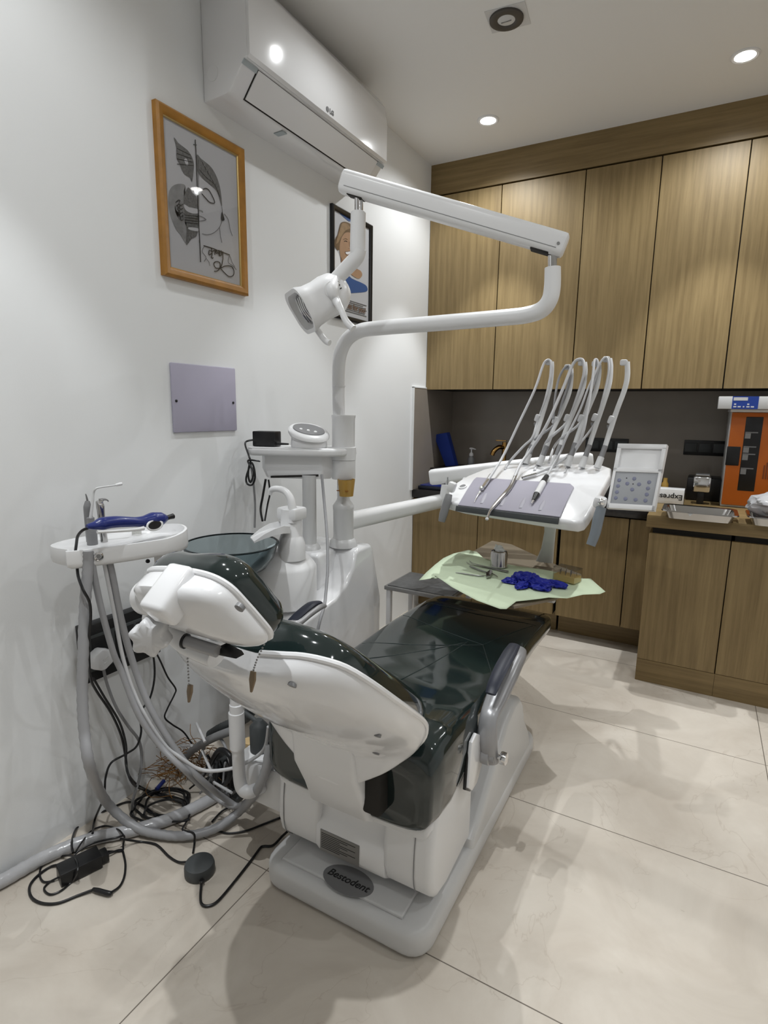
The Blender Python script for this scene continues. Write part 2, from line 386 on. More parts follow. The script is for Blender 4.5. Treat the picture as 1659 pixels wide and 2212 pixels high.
# base cabinets, projecting row
NY = 2.659
G = 'oak base cabinets of the projecting counter'
for e, l in (((-.158, .149), 'oak base cabinet at the corner of the projecting counter'), ((.149, .46), 'second oak base cabinet of the projecting counter'),
             ((.46, .78), 'third oak base cabinet of the projecting counter'), ((.78, 1.74), 'last oak base cabinet of the projecting counter')):
    t = thing('base_cabinet', ((e[0]+e[1])/2, NY, 0), l, 'cabinet', G)
    obj('body', bb(nb(), e[0]+.012, e[1]-.001, NY+.02, YB-.02, .104, .709), M_BLACKGAP, t)
    obj('door', bb(nb(), e[0]+.001, e[1]-.0025, NY, NY+.0185, .105, .684, .0012, 1), M_WOOD, t)
    obj('plinth', bb(nb(), e[0]+.001, e[1], NY+.002, NY+.03, 0, .103), M_WOODH, t)
    if e[0] < -.1: obj('side_panel', bb(nb(), e[0]+.001, e[0]+.012, NY+.02, 3.06, 0, .684), M_WOOD, t)
tag(obj('worktop', bb(nb(), -.172, 1.745, NY-.012, YB-.001, .712, .765, .002), M_WOODH), 'oak worktop of the projecting counter under the steel trays', 'worktop')

# ------------------------------------------------------------------ sockets on the backsplash
def plate(name, pts, label, Y=YB):
    a = AY(*pts[0], Y-.005); b = AY(*pts[1], Y-.005)
    x0, x1, z0, z1 = min(a.x, b.x), max(a.x, b.x), min(a.z, b.z), max(a.z, b.z)
    t = thing(name, ((x0+x1)/2, Y, z0), label, 'socket', 'black socket plates on the backsplash')
    obj('plate', bb(nb(), x0, x1, Y-.008, Y, z0, z1, .002), M_BLACK, t)
    w = (x1-x0)/3.1
    for k in range(3):
        xc = x0+(x1-x0)*(k+.5)/3
        obj('switch', bb(nb(), xc-w*.44, xc+w*.44, Y-.011, Y-.004, z0+(z1-z0)*.2, z1-(z1-z0)*.2, .002), M_DARKGREY, t)
plate('socket_plate', ((1266, 945), (1356, 978)), 'black socket plate on backsplash, half hidden by the whip arms')
plate('socket_plate', ((1479, 950), (1568, 986)), 'black socket plate on backsplash beside the orange steriliser')

# ------------------------------------------------------------------ air conditioner on the left wall
AC0, AC1, ZB, ZT = 1.425, 2.262, 2.125, 2.462
t = thing('air_conditioner', (XW, (AC0+AC1)/2, ZB), 'white split air conditioner high on the white wall', 'air conditioner')
D = .186
pr = [(0, ZB), (0, ZT), (.115, ZT), (.15, ZT-.016), (.176, ZT-.055), (.178, 2.21), (.168, 2.205), (.110, 2.136), (.095, 2.128), (.03, ZB)]
obj('casing', prism(nb(), [(XW+a, AC0, z) for a, z in pr], (0, AC1-AC0, 0), .005), M_WHITE, t)
fr = [(.170, 2.2085), (.178, 2.2065), (D+.001, 2.215), (D, 2.36), (.176, ZT-.045), (.150, ZT-.008), (.118, ZT+.004), (.10, ZT+.002), (.11, ZT-.012), (.160, ZT-.06)]
fp = obj('front_panel', prism(nb(), [(XW+a, AC0+.004, z) for a, z in fr], (0, AC1-AC0-.008, 0), .003), M_WHITE, t)
# outlet louvre with dark slits round it
p0 = Vector((XW+.168, 0, 2.205)); p1 = Vector((XW+.110, 0, 2.136)); dn = (p1-p0); nn = Vector((-dn.z, 0, dn.x)).normalized()
if nn.x < 0: nn = -nn
def lv(a, b, y0, y1, th): return prism(nb(), [p0+dn*a+Vector((0, y0, 0)), p0+dn*b+Vector((0, y0, 0)), p0+dn*b+Vector((0, y1, 0)), p0+dn*a+Vector((0, y1, 0))], nn*th)
obj('outlet_slot', lv(.02, 1.04, AC0+.058, AC1-.05, .0030), M_BLACKGAP, t)
obj('louvre', lv(.03, .99, AC0+.061, AC1-.053, .0055), M_WHITE, t)
TAPE = mat('grey_blue_tape', (.42, .47, .50), .5)
obj('tape', lv(.0, .16, AC0-.001, AC0+.058, .0045), TAPE, t); obj('tape', lv(.0, .16, AC1-.05, AC1+.001, .0045), TAPE, t)
q_ = AZ(610, 285, 2.1285); obj('tape', bb(nb(), q_.x-.028, q_.x+.010, q_.y-.012, q_.y+.012, 2.1235, 2.1265), TAPE, t)
bm = nb(); cyl(bm, (XW+.042, AC0-.0015, 2.195), (XW+.042, AC0+.001, 2.195), .022); obj('pipe_knockout', bm, M_WHITE2, t)
# logo: a small dark disc and two letters
bm = nb(); lc = AX(707, 236, XW+D+.001)
nrm = Vector((1, 0, .0)).normalized()
lathe(bm, [(.0085, 0), (.0085, .003)], lc-nrm*.001, nrm)
textmesh(bm, 'LG', lc+Vector((.001, .026, 0)), (0, 1, 0), (0, 0, 1), .021, .002, bold=.0006)
obj('logo', bm, M_GREY, t)

# ------------------------------------------------------------------ framed drawing
def frame_bars(bm, y0, y1, z0, z1, w, d, x=XW):
    prof = [(0, 0), (d*.75, 0), (d, w*.25), (d*.85, w*.7), (d*.6, w), (0, w)]
    cs = [(y0, z0), (y1, z0), (y1, z1), (y0, z1)]; ins = [(1, 1), (-1, 1), (-1, -1), (1, -1)]
    rings = [[bm.verts.new((x+a, cy+ix*b, cz+iz*b)) for a, b in prof] for (cy, cz), (ix, iz) in zip(cs, ins)]
    n = len(prof)
    for i in range(4):
        A, B = rings[i], rings[(i+1) % 4]
        for k in range(n): bm.faces.new((A[k], A[(k+1) % n], B[(k+1) % n], B[k]))
    return bm
y0, y1, z0, z1 = 1.226, 1.583, 1.580, 2.047
t = thing('framed_drawing', (XW, (y0+y1)/2, z0), 'pencil drawing of a half face in a gold brown wooden frame', 'picture')
obj('frame', frame_bars(nb(), y0, y1, z0, z1, .027, .022), M_GOLD, t, sharp=30)
obj('slip', frame_bars(nb(), y0+.026, y1-.026, z0+.026, z1-.026, .004, .012), M_GOLDL, t)
pp = obj('paper', bb(nb(), XW+.001, XW+.006, y0+.028, y1-.028, z0+.028, z1-.028), M_PAPER, t)
XD = XW+.0068
def zz(px, py): # pixel in the 4.808x crop at (320,200)
    return AX(320+px/4.808, 200+py/4.808, XD)
def fill(lst, m, name, n=4, dx=.0):
    for L in lst:
        bm = nb()
        P = smooth([zz(*p) for p in L], n, True); vs = [bm.verts.new(p+Vector((dx, 0, 0))) for p in P]; bm.faces.new(vs)
        bmesh.ops.triangulate(bm, faces=bm.faces[:]); obj(name, bm, m, pp)
def strokes(lst, m, name, w=.0011, n=5, dx=.0):
    bm = nb()
    for L in lst: tube(bm, [zz(*p)+Vector((dx, 0, 0)) for p in L], w, 6, n)
    obj(name, bm, m, pp)
fill([[(268, 465), (330, 545), (400, 590), (450, 660), (475, 740), (470, 830), (455, 930), (440, 890), (370, 840), (330, 750), (295, 680), (292, 570)],
      [(505, 645), (560, 700), (640, 760), (700, 850), (740, 960), (760, 1080), (765, 1190), (735, 1080), (690, 990), (600, 920), (540, 860), (505, 790)],
      [(415, 985), (470, 1060), (505, 1110), (515, 1450), (450, 1520), (395, 1580), (400, 1400), (375, 1250), (370, 1100)]], M_PENCIL, 'shading', dx=.0004)
fill([[(385, 965), (300, 950), (230, 1000), (212, 1130), (235, 1290), (290, 1420), (340, 1480), (400, 1570), (405, 1400), (330, 1330), (280, 1230), (290, 1130), (370, 1080)]], M_PENCILL, 'pale_shading')
fill([[(375, 690), (400, 690), (415, 740), (400, 760), (378, 720)], [(372, 1160), (440, 1200), (510, 1210), (512, 1255), (440, 1250), (385, 1215)], [(420, 1400), (515, 1410), (515, 1440), (430, 1425)]], M_PAPER, 'highlight', dx=.0008)
strokes([[(488, 490), (495, 620), (505, 860), (512, 1100), (525, 1400), (535, 1560), (543, 1760)], [(470, 540), (500, 545)], [(560, 1010), (600, 995), (640, 1030), (690, 1140), (640, 1140), (590, 1090), (555, 1050)],
         [(575, 1590), (660, 1615), (750, 1650), (845, 1685)]], M_INK, 'ink_line', .0013, dx=.0010)
strokes([[(765, 1190), (770, 1260), (750, 1380), (690, 1450), (620, 1475), (560, 1465)], [(520, 1220), (560, 1230), (565, 1250)], [(525, 1280), (560, 1290), (600, 1320), (560, 1330), (530, 1335)], [(530, 1560), (520, 700)],
         [(790, 1260), (830, 1320), (850, 1420), (875, 1490)], [(740, 1400), (750, 1490), (765, 1560)], [(580, 1600), (560, 1650), (600, 1710), (580, 1755)], [(600, 1720), (630, 1760), (640, 1800)], [(845, 1690), (830, 1760), (880, 1800), (915, 1840)], [(850, 1700), (870, 1760), (900, 1810)]], M_PENCIL, 'pencil_line', .0007, dx=.0008)
strokes([[(300, 580+18*k), (440+3*k, 650+12*k)] for k in (0, 3, 6, 9)]+[[(285+6*k, 1140+34*k), (330, 1120+40*k), (300+10*k, 1190+34*k), (360, 1160+40*k)] for k in range(5)]+[[(380, 1270+k*26), (512, 1285+k*26)] for k in range(4)]+[[(560+26*k, 720+46*k), (575+26*k, 760+46*k)] for k in range(6)]+[[(530, 800), (600, 880), (690, 960), (740, 1080)]], M_INK, 'pattern_line', .0008, dx=.0010)
fill([[(765, 1240), (785, 1290), (790, 1325), (757, 1325)]], M_INK, 'earring', dx=.0010)
# the written word under the drawing, drawn stroke by stroke, with its looped flourish
strokes([[(655, 1612), (662, 1670), (655, 1715)], [(660, 1650), (632, 1640), (630, 1685), (660, 1668)], [(660, 1655), (690, 1640), (690, 1685)], [(655, 1715), (668, 1722), (672, 1712)],
         [(700, 1630), (705, 1670), (735, 1660)], [(705, 1640), (728, 1672)], [(733, 1635), (738, 1700)], [(745, 1640), (742, 1690), (757, 1690)], [(758, 1640), (760, 1690)], [(772, 1650), (775, 1725)]], M_INK, 'word', .0013, 4, dx=.0012)
strokes([[(775, 1725), (765, 1780), (755, 1820), (800, 1800), (860, 1805), (888, 1850), (880, 1900), (835, 1908), (790, 1870), (750, 1830), (700, 1820), (680, 1780), (700, 1755), (740, 1765), (745, 1810), (720, 1850), (685, 1855)]], M_INK, 'flourish', .0013, 6, dx=.0012)

obj('glass', bb(nb(), XW+.0105, XW+.0115, y0+.026, y1-.026, z0+.026, z1-.026), M_PANE, t)
# ------------------------------------------------------------------ framed poster behind the lamp
y0, y1, z0, z1 = 2.108, 2.440, 1.585, 2.037
t = thing('framed_poster', (XW, (y0+y1)/2, z0), 'black framed poster of a smiling woman behind the lamp head', 'poster')
obj('frame', frame_bars(nb(), y0, y1, z0, z1, .020, .018), M_BLACK, t)
pp = obj('print', bb(nb(), XW+.001, XW+.006, y0+.018, y1-.018, z0+.018, z1-.018), M_PLIGHT, t)
def zz(px, py): return AX(600+px/6.145, 400+py/6.145, XD)   # pixel in the crop at (600,400)
M_HAIRL = mat('printed_fair_hair', (.30, .20, .11), .4, var=.4, vscale=60); M_SKIND = mat('printed_shadow_skin', (.25, .13, .07), .4)
fill([[(745, 1100), (790, 1130), (850, 1120), (930, 1190), (1000, 1250), (1100, 1290), (1178, 1340), (1178, 1410), (1020, 1430), (850, 1430), (740, 1330)]], M_PBLUE, 'blue_clothing', dx=.0003)
fill([[(800, 345), (880, 430), (960, 485), (960, 400), (860, 340)]], M_PBLUE, 'blue_corner', dx=.0003)
fill([[(745, 860), (800, 900), (830, 1010), (840, 1110), (780, 1130), (742, 1080)]], M_COTTON, 'white_collar', dx=.0005)
fill([[(840, 498), (900, 486), (970, 520), (1040, 600), (1075, 720), (1080, 850), (1050, 940), (980, 960), (900, 900), (820, 860), (790, 862), (752, 800), (760, 720), (800, 640), (815, 560)]], M_HAIR, 'hair', dx=.0006)
fill([[(850, 510), (910, 510), (960, 570), (900, 600), (850, 670), (800, 760), (770, 780), (790, 690), (820, 600)]], M_HAIRL, 'hair_light', dx=.0012)
fill([[(850, 690), (900, 630), (970, 640), (1020, 740), (1030, 880), (1005, 980), (945, 1050), (880, 1040), (835, 960), (818, 860), (825, 770)]], M_SKIN, 'face', dx=.0008)
fill([[(840, 990), (900, 1050), (960, 1060), (1010, 1110), (1090, 1130), (1120, 1190), (1080, 1240), (1010, 1215), (930, 1150), (850, 1090)]], M_SKIN, 'neck', dx=.0007)
fill([[(835, 950), (870, 1010), (930, 1050), (900, 1075), (850, 1050)]], M_SKIND, 'shade', dx=.0009)
fill([[(895, 890), (930, 885), (965, 880), (945, 912), (912, 918)]], M_COTTON, 'smile', dx=.0013)
strokes([[(868, 722), (895, 708), (922, 722)]], M_HAIR, 'brow', .0011, 4, dx=.0012); strokes([[(968, 718), (990, 712), (1010, 722)]], M_HAIR, 'brow', .0011, 4, dx=.0012)
strokes([[(878, 748), (898, 740), (918, 750)]], M_INK, 'eye', .0013, 4, dx=.0012); strokes([[(972, 745), (990, 738), (1008, 746)]], M_INK, 'eye', .0013, 4, dx=.0012)
strokes([[(945, 750), (952, 810), (962, 835), (935, 840)]], M_SKIND, 'nose_line', .0009, 4, dx=.0012); strokes([[(890, 884), (930, 878), (970, 874), (945, 918), (910, 924), (890, 886)]], M_SKIND, 'lip_line', .0008, 4, dx=.0014)
bm = nb(); a = zz(800, 1560); b = zz(1150, 1690)
textmesh(bm, 'implants for you?', Vector((XD+.001, 2.275, (a.z+b.z)/2+.003)), (0, 1, 0), (0, 0, 1), .034, .0006, bold=.0006)
obj('heading', bm, M_BROWNTXT, pp)
bm = nb()
for k in range(7): bb(bm, XD, XD+.0008, 2.145, 2.40-(k % 3)*.015, 1.625+k*.008, 1.6282+k*.008)
obj('small_print', bm, M_PENCIL, pp)

# ------------------------------------------------------------------ cover plate and wall socket
a = AX(368.7, 782.3, XW+.008); b = AX(512.8, 930, XW+.008)
t = thing('cover_plate', (XW, (a.y+b.y)/2, b.z), 'square lilac grey cover plate with two screws on white wall', 'cover plate')
obj('plate', bb(nb(), XW, XW+.008, a.y, b.y, b.z, a.z, .004), M_PLATE, t)
for px, py in ((381, 866), (504, 870)):
    p = AX(px, py, XW+.009); obj('screw', lathe(nb(), [(.0042, -.002), (.0042, .001), (.002, .002)], p, (1, 0, 0), 14), M_BLACK, t)
def wb(bm, px0, py0, px1, py1, x0, x1, bev=.0):
    a = AX(px0, py0, XW+x1); b = AX(px1, py1, XW+x1); return bb(bm, XW+x0, XW+x1, a.y, b.y, min(a.z, b.z), max(a.z, b.z), bev)
# black surface socket box, slightly proud of the wall
sy0, sy1, sz0, sz1 = .872, 1.118, .438, .602
t = thing('wall_socket_box', (XW, (sy0+sy1)/2, sz0), 'long black power socket box low on the white wall', 'socket')
obj('housing', bb(nb(), XW, XW+.035, sy0, sy1, sz0, sz1, .003), M_BLACK, t)
obj('faceplate', bb(nb(), XW+.034, XW+.037, sy0+.004, sy1-.004, sz0+.03, sz1-.03, .001), M_DARKGREY, t)
for k in range(3):
    y = sy0+.02+k*.072
    obj('socket_module', bb(nb(), XW+.036, XW+.039, y, y+.062, sz0+.038, sz1-.038, .001), M_BLACK, t)
p = AX(218, 1424, XW+.06)
t = thing('power_plug', (XW+.04, p.y, p.z-.03), 'cream white power plug in the black wall socket', 'plug')
obj('plug_body', prism(nb(), [(XW+.039, p.y+.034*cos(radians(a)), p.z+.030*sin(radians(a))) for a in (40, 85, 95, 140, 180, 215, 260, 280, 325, 0)], (.034, 0, 0), .005), M_PVC, t)
for k in (-.008, .004): obj('ridge', box(nb(), (XW+.074, p.y+.006, p.z+k), (.002, .022-abs(k), .003), Matrix.Rotation(.4, 3, 'X')), M_GREYW, t)
p2 = AX(302, 1397, XW+.05)
t = thing('power_plug', (XW+.04, p2.y, p2.z-.02), 'black power plug at the end of the black wall socket', 'plug')
obj('plug_body', box(nb(), (XW+.052, p2.y, p2.z), (.028, .04, .026), None, .007), M_BLACK, t)
obj('strain_relief', cyl(nb(), (XW+.056, p2.y+.015, p2.z-.006), (XW+.062, p2.y+.045, p2.z-.024), .006, .004), M_BLACK, t)

# ================================================================== dental chair
CX = -.645
chair = thing('dental_chair', (CX, 1.45, 0), 'reclined dental chair in dark green leatherette with white shells', 'dental chair')
# --- base plate and rear housing
bm = nb()
ol = [(-.875+.05*(1-cos(radians(a))), .945+.05*(1-sin(radians(a))), 0) for a in range(0, 91, 18)][::1]
x0, x1, y0, y1, r = -.872, -.412, .945, 1.90, .055
pts = []
for cx, cy, a0 in ((x1-r, y1-r, 0), (x0+r, y1-r, 90), (x0+r, y0+r, 180), (x1-r, y0+r, 270)):
    for k in range(6): a = radians(a0+90*k/5); pts.append((cx+r*cos(a), cy+r*sin(a), 0))
prism(bm, pts, (0, 0, .072), .022, 4)
base = obj('base', bm, M_GREYW, chair)
bm = nb(); prism(bm, [(-.822, .972, .070), (-.478, .972, .070), (-.478, 1.25, .070), (-.822, 1.25, .070)], (0, 0, .009), .006, 3)
obj('step_plate', bm, M_GREYW, base)
bm = nb(); hp = [(1.245, .012), (1.245, .098), (1.30, .118), (1.40, .20), (1.52, .29), (1.60, .315), (1.66, .308), (1.70, .27), (1.735, .195), (1.80, .12), (1.83, .06), (1.84, .012)]
prism(bm, [(-.868, y, z) for y, z in hp], (.452, 0, 0), .018, 3)
obj('rear_housing', bm, M_GREYW, chair)
# oval maker's badge on the step
a = AZ(752, 1902, .0795)
bm = nb(); prism(bm, [(a.x+.068*cos(2*pi*k/32), a.y+.040*sin(2*pi*k/32), .0788) for k in range(32)], (0, 0, .0014), .0006, 1)
bd = obj('badge', bm, mat('badge_grey', (.20, .20, .205), .4), chair)
bm = nb(); textmesh(bm, 'Bestodent', (a.x, a.y, .0806), (1, 0.0, 0), (0, 1, 0), .0275, .0004, shear=.22, bold=.0004); obj('lettering', bm, M_BLACK, bd)
# --- hinge housing at the back of the seat
bm = nb(); hp = [(1.03, .330), (1.012, .28), (1.004, .22), (1.003, .16), (1.012, .122), (1.040, .092), (1.10, .082), (1.26, .10), (1.26, .33)]
lp = [(y+.016 if z > .2 else y, min(z, .24)) for y, z in hp]
prism(bm, [(-.858, y, z) for y, z in hp], (.125, 0, 0), .012, 3); prism(bm, [(-.553, y, z) for y, z in hp], (.128, 0, 0), .018, 3)
mid = [(1.030, .245), (1.024, .205), (1.006, .185), (1.004, .13), (1.014, .112), (1.040, .091), (1.10, .082), (1.26, .10), (1.26, .255)]
prism(bm, [(-.74, y, z) for y, z in mid], (.195, 0, 0), .004, 2)
hh = obj('hinge_housing', bm, M_WHITE2, chair)
for x in (-.838, -.468):
    bm = nb(); P = [(x, y-.0006, z) for y, z in [(1.0305, .322), (1.012, .28), (1.004, .22), (1.003, .16), (1.012, .122), (1.038, .093)]]
    tube(bm, P, .0011, 6, 3); obj('seam', bm, M_GREY, hh)
for px, py in ((632, 1764), (870, 1872)):
    p = AY(px, py, 1.03); obj('screw', lathe(nb(), [(.005, .004), (.005, -.0), (.003, -.001)], (p.x, 1.026, max(p.z, .12)), (0, 1, 0), 14), M_DULL, hh)
# rating plate on the curved lower front
n0 = Vector((0, 1.006, .185)); n1 = Vector((0, 1.004, .13)); dv = n0-n1; dv.normalize(); nv = Vector((0, -dv.z, dv.y)).normalized()
if nv.y > 0: nv = -nv
c0 = AY(742, 1812, 1.022); bm = nb(); cc = Vector((c0.x, 1.0050, .150))
box(bm, cc+nv*.0010, (.112, .056, .0022), Matrix(((1, 0, 0), (0, dv.y, nv.y), (0, dv.z, nv.z))), .0)
rp = obj('rating_plate', bm, M_DULL, hh)
bm = nb()
for k in range(9):
    w = .098-.022*(k % 3); box(bm, cc+nv*.0022+dv*(.020-k*.0048)+Vector((-(.105-w)/2, 0, 0)), (w, .0016, .0004), Matrix(((1, 0, 0), (0, dv.y, nv.y), (0, dv.z, nv.z))))
obj('small_print', bm, M_BLACK, rp)
# --- connecting duct to the spittoon unit
obj('duct', bb(nb(), -1.04, -.845, 1.035, 1.20, .135, .255, .012), M_WHITE2, chair)

# --- seat and leg rest
def sec_xz(y, w, zt, zb, p=.42, n=28, cx=CX, dip=0.0):
    out = []
    for k in range(n):
        a = 2*pi*k/n; c, s = cos(a), sin(a)
        x = w*(abs(c)**p)*(1 if c >= 0 else -1); z = (abs(s)**p)*(1 if s >= 0 else -1)
        zz_ = (zt+zb)/2 + z*(zt-zb)/2
        if s > 0 and dip: zz_ -= dip*(1-(abs(x)/max(w, 1e-4))**2)*s
        out.append((cx+x, y, zz_))
    return out
S = [(.985, .12, .38, .315), (.978, .205, .44, .298), (.985, .222, .475, .288), (1.02, .232, .506, .285), (1.08, .236, .520, .285), (1.16, .236, .512, .315), (1.26, .236, .497, .345),
     (1.38, .236, .490, .372), (1.50, .236, .488, .395), (1.64, .236, .490, .402), (1.78, .234, .487, .402), (1.92, .236, .480, .402), (2.01, .234, .468, .402), (2.055, .222, .458, .402), (2.085, .19, .446, .404), (2.095, .12, .436, .407), (2.098, .03, .43, .41)]
ys = [s[0] for s in S]
secs = []
for i in range(len(S)-1):
    for k in range(4):
        t = k/4; A, B = S[i], S[i+1]
        secs.append([a+(b-a)*t for a, b in zip(A, B)])
secs.append(list(S[-1]))
bm = nb(); loft(bm, [sec_xz(y, w, zt, zb, .40, 36, CX, .012 if 1.05 < y < 1.95 else 0) for y, w, zt, zb in secs])
seat = obj('seat_cushion', bm, M_GREEN, chair, sharp=60)
# stitched seams: a ring at the back corner, an X across the seat and the line before the foot end
def ztop(y, x):
    for i in range(len(S)-1):
        if S[i][0] <= y <= S[i+1][0] and S[i+1][0] > S[i][0]:
            t = (y-S[i][0])/(S[i+1][0]-S[i][0]); w = S[i][1]+(S[i+1][1]-S[i][1])*t; z = S[i][2]+(S[i+1][2]-S[i][2])*t; zb = S[i][3]+(S[i+1][3]-S[i][3])*t; break
    u = min(.999, abs(x-CX)/w); s = (1-u**(2/.40))**(.40/2)
    h = (z+zb)/2+(z-zb)/2*s
    if 1.05 < y < 1.95: h -= .012*(1-u*u)
    return h
def seam(p, q, n=14): return [(p[0]+(q[0]-p[0])*k/n, p[1]+(q[1]-p[1])*k/n, ztop(p[1]+(q[1]-p[1])*k/n, p[0]+(q[0]-p[0])*k/n)+.0003) for k in range(n+1)]
M_SEAM = mat('green_stitching', (.006, .015, .014), .5)
bm = nb()
for p, q in (((-.86, 1.42), (-.53, 1.60)), ((-.53, 1.60), (-.43, 1.40)), ((-.86, 1.70), (-.53, 1.60)), ((-.44, 1.85), (-.53, 1.60)), ((-.86, 1.88), (-.43, 1.86)), ((-.58, 1.60), (-.66, 1.14)), ((-.58, 1.6), (-.86, 1.22))):
    tube(bm, seam(p, q), .0016, 6, 1)
obj('stitching', bm, M_SEAM, seat)
# white pan under the seat
P = [(1.005, .205, .30, .26), (1.02, .214, .315, .262), (1.12, .220, .335, .27), (1.24, .222, .365, .30), (1.36, .222, .392, .33), (1.50, .215, .412, .36), (1.75, .20, .412, .375), (1.98, .15, .41, .385), (2.0, .10, .405, .39)]
bm = nb(); loft(bm, [sec_xz(y, w, zt, zb, .35, 28) for y, w, zt, zb in P]); obj('seat_pan', bm, M_WHITE2, chair, sharp=60)
bm = nb(); bb(bm, -.578, -.528, .952, 1.03, .318, .47, .010); obj('hinge_gap_shade', bm, M_BLACKGAP, chair)  # solid black box, its colour stands in for shade in the gap beside the sleeve

# --- backrest
RIM = [(-.575, .941, .412), (-.505, .940, .462), (-.462, .944, .505), (-.432, .948, .540), (-.418, .935, .577), (-.413, .905, .612), (-.409, .837, .668), (-.412, .785, .712), (-.425, .728, .764), (-.450, .693, .798), (-.480, .674, .811), (-.512, .662, .815), (-.545, .655, .812), (-.585, .648, .808)]
R = smooth(RIM, 3)
def nrm_at(i):
    a, b = R[max(i-2, 0)], R[min(i+2, len(R)-1)]
    t = Vector((0, b.y-a.y, b.z-a.z))
    if t.length < 1e-5: t = Vector((0, -.6, .6))
    t.normalize(); n = Vector((0, -t.z, t.y))
    return n if n.z < 0 else -n
NBK = Vector((0, -.66, -.75)).normalized()
def arc_s(i): return i/(len(R)-1)
DK = [(0, .030), (.10, .040), (.2, .060), (.3, .085), (.42, .096), (.55, .088), (.7, .072), (.85, .055), (1, .035)]
def depth(s):
    for (a_, b_), (c_, d_) in zip(DK[:-1], DK[1:]):
        if s <= c_: return b_+(d_-b_)*(s-a_)/(c_-a_)
    return DK[-1][1]
shell, cush = [], []
m = len(R)
for i, p in enumerate(R):
    w = p.x-CX; d = depth(arc_s(i)); sh = []
    for k in range(0, 21):
        a = pi*k/20
        cx_ = cos(a); sx_ = sin(a)
        bl_ = min(1, max(0, (arc_s(i)-.1)/.4))
        x = CX + w*(abs(cx_)**(.82+.15*bl_))*(1 if cx_ >= 0 else -1)
        q = Vector((x, p.y, p.z)) + NBK*d*(sx_**(.72+.26*bl_))
        sh.append(q)
    shell.append(sh)
bm = nb(); loft(bm, shell); 
bk = obj('backrest_shell', bm, M_WHITE, chair, sharp=50)
for side in (1, -1):
    bm = nb(); tube(bm, [(CX+side*(p.x-CX), p.y+.002, p.z+.002) for p in R], .0055, 8, 1); obj('rim', bm, M_WHITE, bk)
for px, py, X in ((627, 1480, -.52), (818, 1580, -.48), (803, 1636, -.52), (0, 0, 0), (0, 0, 1)):
    if px == 0: continue
    # drop a screw plug onto the shell along the pixel ray
    best = None
    d0 = ray(px, py)
    for ring in shell:
        for q in ring:
            v = q-CO; t_ = v.dot(d0)/d0.dot(d0); e = (v-d0*t_).length
            if t_ > 0 and (best is None or e+.02*t_ < best[0]): best = (e+.02*t_, q)
    q = best[1]
    obj('screw_plug', lathe(nb(), [(.0075, -.004), (.0075, .0012), (.004, .002)], q, NBK, 16), M_GREY, bk)
# cushion in front of the shell
TH = -NBK
cs = []
for i, p in enumerate(R):
    if i < 4: continue
    s = arc_s(i); w = (p.x-CX)-.008; c = (.084-.046*s)*min(1, (s-.05)*7)**.5*min(1, (1.03-s)*4)**.5
    pts = []
    for k in range(24):
        a = 2*pi*k/24; ca, sa = cos(a), sin(a)
        x = CX+w*(abs(ca)**.55)*(1 if ca >= 0 else -1)
        o_ = (abs(sa)**.55)*c*(1 if sa > 0 else -.02)
        pts.append(Vector((x, p.y, p.z))+TH*(o_+.002))
    cs.append(pts)
bm = nb(); loft(bm, cs); obj('backrest_cushion', bm, M_GREEN, chair, sharp=70)
# sleeve joining backrest and hinge
bm = nb(); pr = [(.90, .50), (.94, .50), (1.03, .36), (1.03, .262), (.992, .266), (.968, .285), (.945, .345), (.908, .42)]
prism(bm, [(-.732, y, z) for y, z in pr], (.165, 0, 0), .012, 3); obj('backrest_sleeve', bm, M_WHITE2, chair)
# neck bracket and headrest slide bar
bm = nb(); tube(bm, [AY(470, 1415, .585), AY(405, 1392, .575), AY(360, 1350, .57)], [.026, .02, .018], 14, 4, flat=.7); obj('neck_bracket', bm, M_WHITE2, chair)
a, b = AY(398, 1384, .535), AY(470, 1407, .545)
bm = nb(); cyl(bm, a, b, .009, .009, 20); sb = obj('slide_bar', bm, M_GREYMET, chair)
bm = nb(); cyl(bm, a+(a-b)*.0, a+(b-a)*.06, .0112, .0112, 20); obj('collar', bm, M_BLACK, sb)
bm = nb(); prism(bm, [AY(470, 1398, .55), AY(502, 1415, .555), AY(508, 1424, .555), AY(470, 1416, .55)], (0, .02, 0), .002); obj('latch', bm, M_BLACK, sb)
# --- headrest
HN = Vector((0, .849, .529)); H1 = Vector((1, 0, 0)); H2 = Vector((0, -.529, .849)); HO = Vector((-.647, .553, .924))
def HP(a, b, c): return HO+H1*a+H2*b+HN*c
HOUT = [(-.048, .036), (.0, .050), (.05, .0565), (.09, .0545), (.114, .040), (.126, .012), (.136, -.021), (.1405, -.045), (.132, -.062), (.105, -.072), (.05, -.075), (-.01, -.073), (-.05, -.065), (-.070, -.04), (-.070, .005)]
HOv = [Vector((a, b, 0)) for a, b in HOUT]
HS = smooth(HOv, 4, True)
hc = Vector((.035, -.02, 0))
def ringof(scale, c, sh=(0, 0), dip=0.0):
    out = []
    for q in HS:
        v = hc+(q-hc)*scale
        out.append(HP(v.x+sh[0], v.y+sh[1], c - dip*max(0, v.y+.02)*0))
    return out
hr = obj('headrest_shell', loft(nb(), [ringof(1.0, .004), ringof(1.015, -.004), ringof(.99, -.012, (0, .003)), ringof(.93, -.022, (0, .010)), ringof(.80, -.032, (-.004, .020)), ringof(.6, -.040, (-.008, .026)), ringof(.3, -.044, (-.01, .028))]), M_WHITE, chair, sharp=50)
obj('rim', tube(nb(), ringof(1.012, .006)+[ringof(1.012, .006)[0]], .0045, 8, 1, False), M_WHITE, hr)
cu = [ringof(.97, .006), ringof(1.02, .014), ringof(1.04, .024), ringof(1.02, .038), ringof(.94, .051), ringof(.78, .060), ringof(.5, .064), ringof(.15, .064)]
